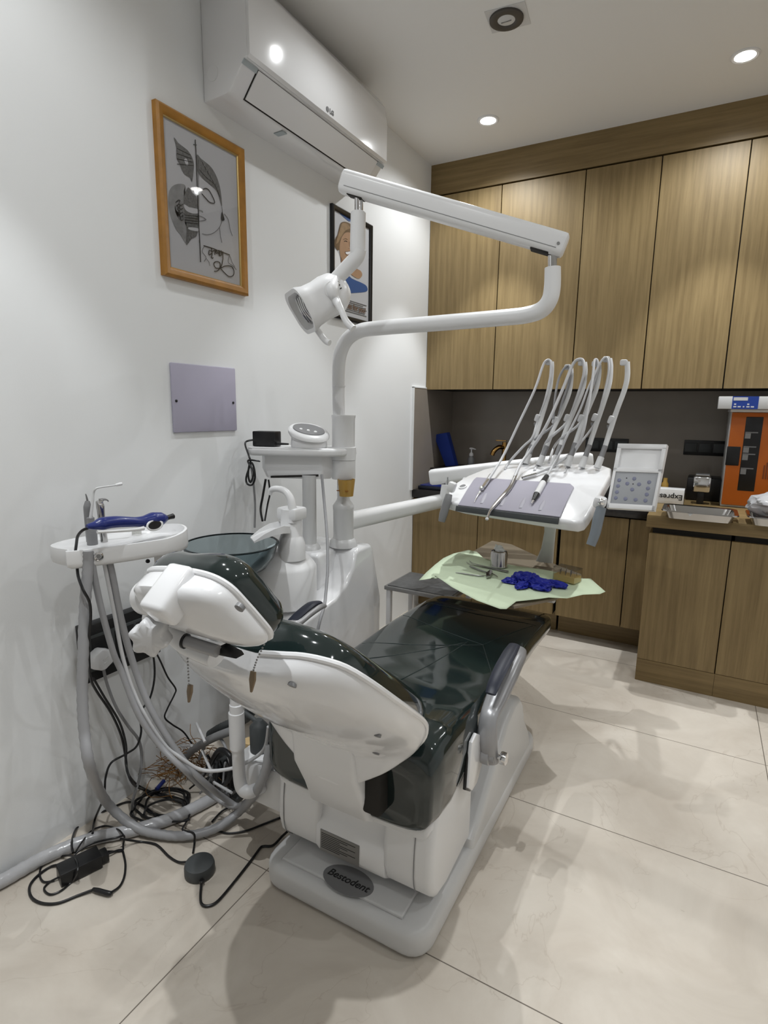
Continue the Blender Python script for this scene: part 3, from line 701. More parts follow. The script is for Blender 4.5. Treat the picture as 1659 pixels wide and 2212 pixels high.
# the cushion dips in the middle: lower the centre columns
cu2 = []
for rg in cu:
    o_ = []
    for q in rg:
        v = q-HO; a_, c_ = v.dot(H1), v.dot(HN)
        o_.append(q-HN*max(0, c_-.01)*.18*math.exp(-((a_-.02)/.035)**2))
    cu2.append(o_)
obj('headrest_cushion', loft(nb(), cu2), M_GREEN, chair, sharp=70)
p = AP(508, 1325, HO-HN*.06, HN); obj('screw_plug', lathe(nb(), [(.006, -.004), (.006, .001), (.003, .002)], p+HN*.008, -HN, 14), M_GREY, hr)
# headrest gear box, motor cap and knob
gc = AY(374, 1283, .505)
Rg = Matrix((H1, H2, HN)).transposed() @ Matrix.Rotation(radians(-8), 3, 'X')
obj('gear_box', box(nb(), gc, (.046, .044, .075), Rg, .008, 3), M_WHITE, chair)
a, b = AY(365, 1290, .53), AY(313, 1290, .545)
bm = nb(); ax = (b-a).normalized(); ln = (b-a).length
lathe(bm, [(.028, -.01), (.028, ln*.55), (.0285, ln*.56), (.0285, ln*.62), (.027, ln*.9), (.018, ln)], a, ax, 28); obj('motor_cap', bm, M_WHITE, chair)
tube(bm2 := nb(), [a+Vector((.0, 0.01, -.02)), AY(328, 1335, .56), AY(345, 1362, .56)], [.020, .015, .014], 14, 4); obj('knob_stem', bm2, M_WHITE2, chair)
kc = AY(326, 1374, .50); kn = Vector((.50, -.80, -.05)).normalized()
u = kn.orthogonal().normalized(); v = kn.cross(u)
def star(r, h): return [kc+kn*h+(u*cos(2*pi*k/42)+v*sin(2*pi*k/42))*r*(1+.13*cos(6*2*pi*k/42)) for k in range(42)]
obj('headrest_knob', loft(nb(), [star(.019, -.016), star(.0245, -.012), star(.025, .010), star(.021, .015), star(.008, .016)]), M_PVC, chair, sharp=50)

# --- armrests
def armrest(X, pad, body, pivot, right=True):
    pass
XA = -.385
def aa(px, py, dx=0): return AX(px, py, XA+dx)
bodyp = [(1044, 1652), (1040, 1610), (1042, 1565), (1047, 1520), (1062, 1468), (1082, 1430), (1102, 1402), (1120, 1400), (1137, 1408), (1141, 1420), (1128, 1455), (1106, 1504), (1098, 1523), (1080, 1536), (1068, 1556), (1062, 1590), (1064, 1612), (1062, 1640)]
c0 = [aa(*p) for p in bodyp]
bm = nb()
ctr = [aa(1056, 1640), aa(1052, 1600), aa(1056, 1550), aa(1072, 1510), aa(1092, 1462), aa(1112, 1420), aa(1122, 1404)]
tube(bm, ctr, [.026, .026, .022, .027, .031, .030, .020], 18, 6, flat=.62, ref=(0, -.4, 1))
ar = obj('armrest', bm, M_GREYMET, chair, sharp=60)
pc = [aa(1060, 1512, .004), aa(1068, 1490, .004), aa(1084, 1455, .004), aa(1102, 1422, .004), aa(1112, 1405, .004)]
bm = nb(); tube(bm, [p+Vector((0, -.004, .0172)) for p in pc], [.013, .0165, .0185, .0185, .015], 14, 5, flat=.36, ref=(0, -.4, 1)); obj('arm_pad', bm, M_NAVY, ar)
pv = aa(1055, 1628)
bm = nb(); lathe(bm, [(.027, -.022), (.027, .006), (.020, .008), (.019, .018), (.012, .019)], pv, (1, 0, 0), 28); obj('pivot_hub', bm, M_GREYMET, ar)
bm = nb(); lathe(bm, [(.006, .015), (.006, .032), (.015, .032), (.016, .036), (.015, .046), (.008, .049)], pv, (1, 0, 0), 24); obj('pivot_knob', bm, M_CHROME, ar)
bk_ = [(1004, 1700), (1008, 1640), (1012, 1602), (1022, 1582), (1034, 1586), (1036, 1640), (1022, 1690), (1012, 1706)]
bm = nb(); prism(bm, [AX(px, py, -.408) for px, py in bk_], (.010, 0, 0), .003); obj('arm_bracket', bm, M_WHITE, chair)
bm = nb(); prism(bm, [AX(px, py, -.412) for px, py in [(999, 1705), (1004, 1640), (1010, 1600), (1014, 1690), (1010, 1708)]], (.008, 0, 0), .002); obj('arm_bracket_edge', bm, M_BLACK, chair)
# far armrest
XL = -.925
ctr = [AX(575, 1420, XL), AX(600, 1385, XL), AX(640, 1342, XL), AX(680, 1312, XL), AX(700, 1308, XL)]
lo = [Vector((XL, 1.22, .34)), Vector((XL, 1.17, .44))]
bm = nb(); tube(bm, [Vector((XL, 1.24, .36)), Vector((XL, 1.17, .46)), AX(610, 1376, XL), AX(645, 1340, XL), AX(683, 1312, XL), AX(699, 1308, XL)], [.022, .02, .019, .020, .019, .012], 16, 6, flat=.62, ref=(0, -.4, 1))
ar2 = obj('armrest', bm, M_GREYMET, chair, sharp=60)
bm = nb(); tube(bm, [AX(614, 1360, XL-.004), AX(645, 1328, XL-.004), AX(672, 1306, XL-.004), AX(690, 1301, XL-.004)], [.014, .016, .016, .012], 14, 5, flat=.4, ref=(0, -.4, 1)); obj('arm_pad', bm, M_NAVY, ar2)
bm = nb(); lathe(bm, [(.026, -.02), (.026, .02)], (XL+.01, 1.24, .37), (1, 0, 0), 24); obj('pivot_hub', bm, M_GREYMET, ar2)

# ================================================================== spittoon unit with column
CP = Vector((-1.107, 1.69, 0))
un = thing('spittoon_unit', (-1.18, 1.45, 0), 'white spittoon unit with column and smoked glass bowl beside white wall', 'spittoon unit')
prof = [(1.845, .0), (1.845, .48), (1.80, .63), (1.785, .685), (1.765, .703), (1.675, .703), (1.657, .69), (1.64, .64), (1.60, .595), (1.53, .562), (1.42, .545), (1.37, .54), (1.335, .525), (1.325, .48), (1.36, .30), (1.44, .05), (1.44, 0)]
bm = nb(); prism(bm, [(-1.325, y, z) for y, z in prof], (.292, 0, 0), .014, 4); obj('cabinet', bm, M_WHITE, un, sharp=50)
bm = nb(); bb(bm, -1.325, -1.115, 1.545, 1.76, .56, .7005, .016, 4); obj('cabinet_ledge', bm, M_WHITE, un)
# drum, tower, gooseneck and chute
bm = nb(); lathe(bm, [(.098, .0), (.106, .006), (.106, .128), (.098, .140), (.07, .170), (.055, .188), (.02, .19)], (-1.170, 1.430, .552), seg=48); obj('bowl_base', bm, M_WHITE2, un)
bm = nb(); lathe(bm, [(.046, 0), (.044, .05), (.036, .075), (.034, .078), (.034, .165), (.02, .168)], (-1.128, 1.415, .715), seg=32)
bb(bm, -1.165, -1.088, 1.385, 1.45, .845, .885, .008); obj('filler_tower', bm, M_WHITE2, un)
g = [AY(631, 1128, 1.40), AY(632, 1105, 1.40), AY(628, 1078, 1.40), AY(616, 1061, 1.40), AY(600, 1056, 1.40), AY(587, 1058, 1.40), AY(583, 1068, 1.40)]
bm = nb(); tube(bm, g, [.016, .014, .0125, .011, .010, .0095, .008], 16, 5); obj('cup_filler', bm, M_WHITE2, un)
# open chute: U-shaped section swept forward
ch = [(AY(622, 1148, 1.40), .030, .022), (AY(607, 1147, 1.37), .040, .024), (AY(588, 1150, 1.345), .044, .020), (AY(566, 1158, 1.325), .040, .014), (AY(545, 1168, 1.31), .034, .005)]
secs = []
dirn = (ch[-1][0]-ch[0][0]); dirn.z = 0; dirn.normalize(); sd = Vector((-dirn.y, dirn.x, 0))
for p, w, hgt in ch:
    o_ = [sd*w+Vector((0, 0, hgt)), sd*w, -sd*w, -sd*w+Vector((0, 0, hgt)), -sd*(w-.004)+Vector((0, 0, hgt)), -sd*(w-.005)+Vector((0, 0, .004)), sd*(w-.005)+Vector((0, 0, .004)), sd*(w-.004)+Vector((0, 0, hgt))]
    secs.append([p+q for q in o_])
obj('chute', loft(nb(), secs), M_WHITE2, un)
bc = Vector((-1.218, 1.238, .0))
bp_ = [(.045, .690), (.075, .694), (.105, .715), (.128, .748), (.1405, .786), (.1415, .790), (.136, .790), (.123, .752), (.101, .722), (.073, .702), (.045, .698)]
bm = nb(); lathe(bm, [(r, z) for r, z in bp_], (bc.x, bc.y, 0), seg=64, closed=True)
lathe(bm, [(.046, .690), (.046, .698)], (bc.x, bc.y, 0), seg=32)
bw = obj('bowl', bm, M_GLASS, un)
bm = nb(); tube(bm, [(bc.x+.141*cos(2*pi*k/64), bc.y+.141*sin(2*pi*k/64), .789) for k in range(65)], .0028, 8, 1, False); obj('bowl_rim', bm, mat('dark_glass_edge', (.012, .02, .022), .1), bw)
bm = nb(); cyl(bm, (bc.x, bc.y, .55), (bc.x, bc.y, .692), .028, .03); obj('bowl_drain', bm, M_GREYW, bw)
# main column
zc = lambda py: AY(743, py, 1.69).z
bm = nb(); lathe(bm, [(.052, .703), (.05, .722), (.040, .732)], CP, seg=40); obj('column_foot', bm, M_GREYW, un)
bm = nb(); lathe(bm, [(.0385, .73), (.037, .74), (.037, zc(1102)), (.0385, zc(1098)), (.0385, zc(1092)), (.034, zc(1088)), (.025, zc(1080)), (.0225, zc(1075)), (.0225, zc(1030))], CP, seg=40); obj('arm_sleeve', bm, M_GREYW, un)
bm = nb(); lathe(bm, [(.041, zc(1034)), (.0425, zc(1032)), (.0425, zc(994)), (.040, zc(993))], CP, seg=40); lathe(bm, [(.0445, zc(993)), (.0445, zc(966)), (.042, zc(965))], CP, seg=40)
lathe(bm, [(.0405, zc(966)), (.0405, zc(903)), (.0425, zc(901)), (.0425, zc(896.5)), (.03, zc(896))], CP, seg=40); obj('upper_collar', bm, M_WHITE2, un)
# second post carrying the shelf
bm = nb(); lathe(bm, [(.040, .699), (.036, .712), (.0245, .72), (.0245, .965)], (-1.192, 1.60, 0), seg=32); obj('shelf_post', bm, M_GREYW, un)
so = [(-1.385, 1.515), (-1.375, 1.492), (-1.35, 1.485), (-1.12, 1.592), (-1.075, 1.632), (-1.07, 1.72), (-1.13, 1.755), (-1.40, 1.665), (-1.42, 1.62)]
bm = nb(); prism(bm, [(x, y, 1.033) for x, y in so], (0, 0, .028), .010, 3); prism(bm, [(-1.39+(x+1.24)*0+(x+1.39)*.93, 1.505+(y-1.505)*.92, 1.058) for x, y in so], (0, 0, .004), .002, 1); sh = obj('shelf', bm, M_WHITE2, un)
bx = [(-1.335, 1.535), (-1.15, 1.618), (-1.125, 1.66), (-1.20, 1.69), (-1.385, 1.63), (-1.37, 1.56)]
bm = nb()
loft(bm, [[(x, y, 1.034) for x, y in bx], [(x, y, .985) for x, y in bx], [(-1.245+(x+1.245)*.9, 1.61+(y-1.61)*.85, .952) for x, y in bx]]); obj('junction_box', bm, M_WHITE2, un, sharp=30)
bm = nb(); prism(bm, [(-1.318, 1.548, .953), (-1.165, 1.622, .962), (-1.165, 1.622, .969), (-1.318, 1.548, .960)], (.004, -.010, 0), .001); obj('box_slot', bm, M_BLACKGAP, un)
# hanging amber cup
p = AY(746, 1035, 1.655)
bm = nb(); hz = AY(746, 1071, 1.655).z
lathe(bm, [(.0245, hz), (.031, p.z), (.029, p.z), (.0228, hz+.003)], (p.x+.004, 1.655, 0), seg=28, closed=True); lathe(bm, [(.0242, hz), (.0242, hz+.003)], (p.x+.004, 1.655, 0), seg=28)
ac = obj('amber_cup', bm, M_AMBER, un)
M_AMBD = mat('amber_mark', (.28, .10, .01), .4)
obj('cup_mark', box(nb(), (p.x-.014, 1.632, hz+.020), (.012, .004, .003)), M_AMBD, ac); obj('cup_mark', box(nb(), (p.x+.021, 1.631, hz+.021), (.012, .004, .003)), M_AMBD, ac)
# hose looping from the shelf box to the floor
bm = nb(); tube(bm, [AY(695, 1025, 1.58), AY(700, 1080, 1.56), AY(706, 1150, 1.5), AY(708, 1220, 1.45), AY(704, 1280, 1.40), AY(700, 1310, 1.36), AY(690, 1345, 1.32), AY(682, 1385, 1.30)], .0048, 10, 5); obj('hose', bm, M_HOSE, un)
for P_, r_ in (([AY(541, 1000, 1.5), AY(547, 1040, 1.5), AY(551, 1090, 1.5), AY(550, 1140, 1.48)], .0036), ([AY(574, 1035, 1.56), AY(568, 1070, 1.56), AY(563, 1100, 1.55), AY(567, 1125, 1.52)], .0042), ([AY(580, 1036, 1.57), AY(583, 1065, 1.57), AY(578, 1090, 1.56), AY(572, 1125, 1.53)], .0032)):
    bm = nb(); tube(bm, P_, r_, 8, 5); obj('cable', bm, M_BLACK if r_ > .0037 or r_ < .0034 else M_GREY, un)

# ---- things on the shelf
p = AY(573, 970, 1.55)
t = thing('power_adapter', (p.x, 1.56, 1.0625), 'black box power adapter with coiled cord on the white shelf', 'adapter')
obj('body', box(nb(), (p.x, 1.560, 1.0625+.0265), (.086, .055, .053), Matrix.Rotation(.25, 3, 'Z'), .004), M_BLACK, t)
obj('plug_lead', cyl(nb(), (p.x+.04, 1.56, 1.0725), (p.x+.085, 1.575, 1.0725), .005, .003), M_BLACK, t)
def loopcord(c, w, hgt, r, turns=1.0, tilt=0): return [Vector((c.x+w*sin(2*pi*k/16*turns)*.5+tilt*k*.0003, c.y+.012*sin(k*.8), c.z-hgt*.5+hgt*.5*cos(2*pi*k/16*turns))) for k in range(17)]
bm = nb(); a_ = AY(547, 985, 1.49)
tube(bm, [Vector((p.x-.035, 1.545, 1.085)), Vector((p.x-.06, 1.515, 1.075)), AY(537, 983, 1.475), AY(541, 1000, 1.475), AY(532, 1030, 1.475), AY(534, 1045, 1.475), AY(545, 1047, 1.475), AY(551, 1030, 1.475), AY(547, 1005, 1.475), AY(540, 1000, 1.47), AY(536, 1025, 1.465), AY(541, 1042, 1.465), AY(548, 1020, 1.465), AY(538, 1002, 1.465), AY(536, 995, 1.465), AY(545, 994, 1.47), AY(562, 996, 1.49)], .0034, 8, 5)
obj('cord', bm, M_BLACK, t)
p = AY(655, 962, 1.6)
t = thing('lamp_charger', (p.x, 1.61, 1.0625), 'white rounded charging base with grey oval panel on the shelf', 'charger')
tl = Vector((.34, -.30, .89)).normalized()
c0 = Vector((-1.195, 1.605, 1.0625))
def ell(rx, ry, z, n_=None, off=(0, 0)):
    out = []
    for k in range(40):
        a = 2*pi*k/40; v = Vector((rx*cos(a), ry*sin(a), 0)); v = Matrix.Rotation(.45, 3, 'Z') @ v
        zz_ = z - (v.x*tl.x + v.y*tl.y)/tl.z*(n_ or 0)
        out.append(Vector((c0.x+v.x+off[0], c0.y+v.y+off[1], c0.z+zz_)))
    return out
obj('base', loft(nb(), [ell(.062, .042, 0), ell(.064, .044, .008), ell(.062, .042, .03, .5), ell(.072, .052, .045, .9), ell(.072, .052, .054, .9), ell(.066, .047, .060, .9), ell(.03, .02, .062, .9)]), M_WHITE2, t)
obj('panel', loft(nb(), [ell(.056, .036, .0605, .9), ell(.055, .035, .0638, .9)]), M_GREY, t)
for k in (-1.4, 0, 1.4):
    v = Matrix.Rotation(.45, 3, 'Z') @ Vector((k*.018, -.012, 0)); z = .064-(v.x*tl.x+v.y*tl.y)/tl.z*.9
    obj('button', lathe(nb(), [(.006, 0), (.005, .002)], c0+Vector((v.x, v.y, z)), tl, 14), M_WHITE2, t)

# ================================================================== operating light on its arm
ol = thing('operating_light', (CP.x, CP.y, zc(896)), 'white operating light on a bent pole and long spring arm', 'operating light')
P_ = [AY(732, 899, 1.69), AY(731, 840, 1.69), AY(732, 790, 1.69), AY(737, 758, 1.69), AY(752, 731, 1.69), AY(778, 715, 1.685), AY(815, 709, 1.68), AY(960, 697, 1.66), AY(1090, 686, 1.637), AY(1140, 680, 1.63), AY(1170, 669, 1.625), AY(1187, 648, 1.62), AY(1193, 620, 1.62), AY(1194, 578, 1.62)]
bm = nb(); tube(bm, P_, [.0215, .0215, .0225, .0235, .0235, .0235, .0235, .0235, .0225, .0225, .0225, .022, .022, .021], 24, 6); lp = obj('pole', bm, M_WHITE2, ol)
q = AY(732, 834, 1.69); obj('joint_ring', lathe(nb(), [(.0225, -.003), (.0232, 0), (.0225, .003)], q, seg=28), M_WHITE2, lp)
obj('pivot_pin', cyl(nb(), AY(1194, 582, 1.62), AY(1194, 540, 1.62), .0125), M_CHROME, ol)
A_, B_ = AY(1222, 532, 1.62), AY(740, 392, 1.50)
ax = (B_-A_).normalized(); sdv = ax.cross(Vector((0, 0, 1))).normalized(); upv = sdv.cross(ax)
rr = rrect(.050, .060, .016, 5)
def armsec(p, s=1.0, dz=0): return [p+sdv*a*s+upv*(b*s+dz) for a, b in rr]
L_ = (B_-A_).length
bm = nb(); loft(bm, [armsec(A_, .80), armsec(A_+ax*.004, .97), armsec(A_+ax*.012, 1.0), armsec(B_-ax*.012, 1.06), armsec(B_-ax*.004, 1.04), armsec(B_, .85)]); sa = obj('spring_arm', bm, M_WHITE2, ol)
for e in (.06, L_-.055):
    pp_ = A_+ax*e
    obj('under_slot', box(nb(), pp_-upv*.0295, (.034, .05, .006), Matrix((sdv, ax, upv)).transposed(), .002), M_BLACKGAP, sa)
obj('seam', prism(nb(), [A_+ax*.02-sdv*.0256-upv*.014, B_-ax*.02-sdv*.0272-upv*.014, B_-ax*.02-sdv*.0272-upv*.0155, A_+ax*.02-sdv*.0256-upv*.0155], sdv*.001), M_GREY, sa)
p = AY(1216, 531, 1.60); obj('screw', lathe(nb(), [(.004, -.004), (.004, .002)], A_+ax*.018-sdv*.0245-upv*.004, -sdv, 12), M_DULL, sa)
obj('pivot_pin', cyl(nb(), AY(775, 418, 1.51), AY(775, 465, 1.51), .0125), M_CHROME, ol)
bm = nb(); lathe(bm, [(.018, 0), (.022, -.004), (.0225, -.10), (.021, -.115), (.012, -.118)], AY(774, 457, 1.51), (.02, 0, 1), 28); obj('head_socket', bm, M_WHITE2, ol)
bm = nb(); tube(bm, [AY(776, 538, 1.51), AY(770, 556, 1.51), AY(748, 580, 1.505), AY(722, 607, 1.495)], [.021, .022, .0215, .0205], 20, 5); obj('head_link', bm, M_WHITE2, ol)
# lamp head
hd = Vector((-.52, -.68, -.52)).normalized(); hw = hd.cross(Vector((0, 0, 1))).normalized(); hu = hw.cross(hd)
HC = AY(704, 643, 1.49)
def hsec(s, w, hgt, r, dz=0.0, tri=0.0):
    out = []
    for a, b in rrect(w, hgt, r, 5):
        k = 1-tri*(b/hgt+.5)*0 - tri*max(0, -(b/hgt))
        out.append(HC+hd*s+hw*a*k+hu*(b+dz))
    return out
secs = [hsec(-.076, .03, .03, .014), hsec(-.070, .066, .062, .029), hsec(-.056, .094, .090, .040), hsec(-.032, .118, .118, .046), hsec(.0, .124, .124, .042), hsec(.03, .126, .118, .034), hsec(.066, .140, .122, .034, tri=.25), hsec(.088, .160, .136, .040, tri=.35), hsec(.094, .158, .134, .040, tri=.35), hsec(.092, .134, .110, .034, tri=.35), hsec(.064, .110, .090, .028, tri=.3), hsec(.054, .056, .046, .016)]
bm = nb(); loft(bm, secs); hs = obj('lamp_head', bm, M_WHITE2, ol, sharp=50)
bm = nb(); loft(bm, [hsec(.070, .110, .090, .024, tri=.3), hsec(.0715, .108, .088, .024, tri=.3)]); obj('reflector', bm, M_DULL, hs)
bm = nb()
for k in range(-2, 3): tube(bm, [HC+hd*.073+hw*(k*.020)+hu*(.038), HC+hd*.080+hw*(k*.017), HC+hd*.073+hw*(k*.020)-hu*.038], .0028, 8, 4)
obj('reflector_ribs', bm, M_CHROME, hs)
p = HC-hw*0+hd*.0; sgn = 1 if (CO-HC).dot(hw) > 0 else -1
obj('pivot_cap', lathe(nb(), [(.024, -.01), (.024, .006), (.0175, .007), (.0172, .010), (.010, .011)], HC+hw*sgn*.058-hd*.005+hu*.01, hw*sgn, 28), M_WHITE2, ol)
obj('yoke', tube(nb(), [AY(726, 604, 1.49), HC+hw*sgn*.062-hd*.005+hu*.01, HC+hw*sgn*.066+hd*.0-hu*.02, AY(737, 670, 1.435), AY(748, 694, 1.43), AY(763, 710, 1.43)], [.017, .019, .013, .0095, .0095, .0105], 16, 6), M_WHITE2, ol)
obj('handle', tube(nb(), [HC-hw*sgn*.045-hu*.03+hd*.02, AY(683, 703, 1.46), AY(692, 722, 1.46), AY(703, 736, 1.46), AY(712, 741, 1.46)], [.010, .0095, .0095, .009, .009], 16, 6), M_WHITE2, ol)
bm = nb()
for k in range(3):
    c_ = AY(744+k*2.2, 605+k*4.2, 1.40)
for k in range(3):
    b_ = HC+hw*sgn*.059-hd*.03+hu*(.022-.010*k); bm = nb(); box(bm, b_, (.012, .004, .003), Matrix((hd, hw, hu)).transposed()); obj('vent_slot', bm, M_BLACKGAP, hs)

# ================================================================== instrument table on its arms
dt = thing('instrument_table', (-.55, 2.05, .80), 'white instrument table with whip arms, control panel and lower tray', 'instrument table')
FL = AZ(985, 1080, .86); FR_ = AZ(1255, 1128, .86)
tu = (FR_-FL).normalized(); tb = Vector((0, 0, 1)).cross(tu); tv = tb*cos(radians(22))+Vector((0, 0, sin(radians(22)))); tn = tu.cross(tv)
def TT(px, py, c=0.0): return AP(px, py, FL+tn*c, tn)
ob_ = [(964, 1083), (968, 1062), (985, 1042), (1010, 1027), (1045, 1013), (1095, 1001), (1200, 999), (1300, 1003), (1320, 1010), (1318, 1026), (1296, 1066), (1270, 1112), (1260, 1124), (1245, 1128), (1212, 1124), (1000, 1092)]
bm = nb(); prism(bm, [TT(*p) for p in ob_], -tn*.040, .010, 3); tbody = obj('table_body', bm, M_WHITE, dt, sharp=50)
bm = nb(); prism(bm, [TT(px, py, -.034) for px, py in [(1212, 1122), (1262, 1124), (1320, 1022), (1290, 1010), (1000, 1030), (968, 1080)]], -tn*.020, .008, 2); obj('underside', bm, M_GREYW, dt)
mo = [(1024, 1038), (1030, 1033), (1232, 1047), (1240, 1054), (1226, 1082), (1210, 1119), (990, 1093), (1008, 1062)]
bm = nb(); prism(bm, [TT(px, py, .0015) for px, py in mo], tn*.005, .0015, 2); mt = obj('silicone_mat', bm, M_MAT, dt)
bm = nb(); fl = [TT(988, 1092, .003), TT(1209, 1119, .003)]
dwn = (-tb*.004-Vector((0, 0, .020))); prism(bm, [fl[0], fl[1], fl[1]+dwn, fl[0]+dwn], -tb*.008, .002); obj('mat_lip', bm, M_DARKGREY, mt)
M_RIB = mat('pale_mat_rib', (.40, .39, .44), .5)
for k in range(4):
    a_, b_ = TT(1072+k*42-22, 1066+k*5, .0065), TT(1062+k*42-22, 1088+k*5, .0065)
    obj('mat_rib', tube(nb(), [a_, (a_+b_)/2, b_], [.004, .009, .006], 12, 4, flat=.35, ref=tn), M_RIB, mt)
bc_ = TT(1000, 1052, .001)
bt = obj('button', lathe(nb(), [(.017, -.002), (.017, .004), (.0125, .005), (.0125, .0015)], bc_, tn, 28, closed=True), M_WHITE2, dt)
obj('button_face', lathe(nb(), [(.0128, 0), (.0122, .003)], bc_, tn, 28), M_GREY, bt)
# arms
bm = nb(); e1_ = AZ(748, 1127, .79); e2_ = AZ(958, 1081, .80)
ax_ = (e2_-e1_).normalized(); s_ = ax_.cross(Vector((0, 0, 1))).normalized(); u_ = s_.cross(ax_); r2 = rrect(.056, .064, .022, 6)
loft(bm, [[p_+s_*a*k+u_*b*k for a, b in r2] for p_, k in ((e1_, 1.05), (e1_+ax_*.05, 1.0), (e2_-ax_*.02, .93), (e2_, .88))]); obj('lower_arm', bm, M_WHITE2, dt)
el = AY(965, 1062, 2.28); bm = nb(); cyl(bm, AY(962, 1092, 2.28), AY(967, 1047, 2.28), .031, .027); obj('elbow', bm, M_WHITE2, dt)
obj('elbow_pin', cyl(nb(), AY(966, 1060, 2.28), AY(968, 1030, 2.28), .012), M_CHROME, dt)
a1, a2 = AY(932, 1031, 2.27), AY(1272, 993, 2.50)
ax_ = (a2-a1).normalized(); s_ = ax_.cross(Vector((0, 0, 1))).normalized(); u_ = s_.cross(ax_); r3 = rrect(.056, .070, .020, 6)
bm = nb(); loft(bm, [[p_+s_*a*k+u_*b*k for a, b in r3] for p_, k in ((a1-ax_*.008, .80), (a1, .96), (a1+ax_*.02, 1.0), (a2-ax_*.03, .98), (a2, .9), (a2+ax_*.015, .65))]); ua = obj('upper_arm', bm, M_WHITE2, dt)
for px in (941, 946.5): p_ = AP(px, 1041, a1-s_*.0285, s_); obj('screw', lathe(nb(), [(.0042, -.003), (.0042, .001)], p_, -s_ if (CO-p_).dot(-s_) > 0 else s_, 12), M_GREY, ua)
ct = TT(1240, 1040, -.04)
obj('table_pivot', cyl(nb(), a2-ax_*.02+Vector((0, 0, -.02)), a2-ax_*.02+Vector((0, 0, -.11)), .024), M_WHITE2, dt)
obj('table_bracket', tube(nb(), [a2-ax_*.02+Vector((0, 0, -.10)), (a2+ct)/2+Vector((0, 0, -.06)), ct], .022, 14, 4), M_WHITE2, dt)
# grips
hl = [AY(970, 1068, 1.985), AY(966, 1084, 1.975), AY(958, 1110, 1.965), AY(954, 1127, 1.96)]
bm = nb(); tube(bm, hl, [.013, .0165, .0165, .013], 14, 5, flat=.7, ref=(0, 1, 0)); gl = obj('grip', bm, M_GREY, dt)
obj('grip_bracket', box(nb(), AY(976, 1052, 1.99), (.03, .03, .04), Matrix.Rotation(.3, 3, 'Y'), .008), M_WHITE2, gl)
hr_ = [AY(1299, 1096, 1.83), AY(1292, 1122, 1.82), AY(1286, 1150, 1.81), AY(1276, 1178, 1.80)]
bm = nb(); tube(bm, hr_, [.015, .0165, .016, .014], 14, 5, flat=.8, ref=(0, 1, 0)); gr = obj('grip', bm, M_BLUEGREY, dt)
obj('grip_bracket', box(nb(), AY(1296, 1085, 1.85), (.036, .05, .036), Matrix.Rotation(.2, 3, 'Y'), .010), M_WHITE2, gr)
obj('grip_bolt', lathe(nb(), [(.010, 0), (.011, .004), (.007, .010), (.002, .012)], AY(1299, 1084, 1.822), (0.05, -1, .2), 18), M_CHROME, gr)
# control panel
az_, el_ = radians(-15), radians(22)
pn = Vector((sin(az_)*cos(el_), -cos(az_)*cos(el_), sin(el_))); pc_ = AY(1374, 1030, 1.93)
def PP(px, py, c=0.0): return AP(px, py, pc_+pn*c, pn)
TL, TR_, BR_, BL = (1335, 958), (1441, 960), (1413, 1103), (1310, 1097)
def LP(u, v, c=0.0):   # bilinear panel position, u right, v down
    x = (TL[0]*(1-u)+TR_[0]*u)*(1-v)+(BL[0]*(1-u)+BR_[0]*u)*v; y = (TL[1]*(1-u)+TR_[1]*u)*(1-v)+(BL[1]*(1-u)+BR_[1]*u)*v
    return AP(x, y, pc_, pn)+pn*c
def pr_(bm, u0, v0, u1, v1, c, th, bev=.0015): return prism(bm, [LP(u0, v0, c), LP(u1, v0, c), LP(u1, v1, c), LP(u0, v1, c)], pn*th, bev, 2)
cpn = obj('control_panel', pr_(nb(), 0, 0, 1, 1, -.020, .014, .003), M_WHITE2, dt)
bm = nb(); pr_(bm, 0, 0, 1, .075, -.010, .012); pr_(bm, 0, .375, 1, .435, -.010, .012); pr_(bm, 0, .05, .085, .42, -.010, .012); pr_(bm, .915, .05, 1, .42, -.010, .012); pr_(bm, 0, .42, .06, 1, -.010, .012); pr_(bm, .94, .42, 1, 1, -.010, .012); pr_(bm, 0, .925, 1, 1, -.010, .012)
obj('bezel', bm, M_WHITE2, cpn)
obj('keypad', pr_(nb(), .06, .435, .94, .925, -.008, .006, .001), mat('keypad_grey', (.36, .37, .39), .4), cpn)
M_KEY = mat('keypad_button', (.20, .21, .30), .4)
for px, py in ((337, 1003), (358, 1133), (333, 1270), (308, 1400), (525, 1422), (752, 1442), (973, 1462), (1003, 1325), (1030, 1188), (1057, 1050), (722, 970), (567, 1080), (830, 1097), (675, 1212), (384, 1003)):
    if (px, py) == (337, 1003): continue
    q = AP(1300+px/10.37, 940+py/10.37, pc_, pn)-pn*.0025
    obj('key', lathe(nb(), [(.0062, 0), (.0060, .0014), (.0045, .0018)], q, pn, 18), M_KEY, cpn)
for px, py in ((551, 958), (695, 1090)):
    q = AP(1300+px/10.37, 940+py/10.37, pc_, pn)-pn*.0025; obj('led', lathe(nb(), [(.0021, 0), (.002, .001)], q, pn, 10), M_BLACK, cpn)
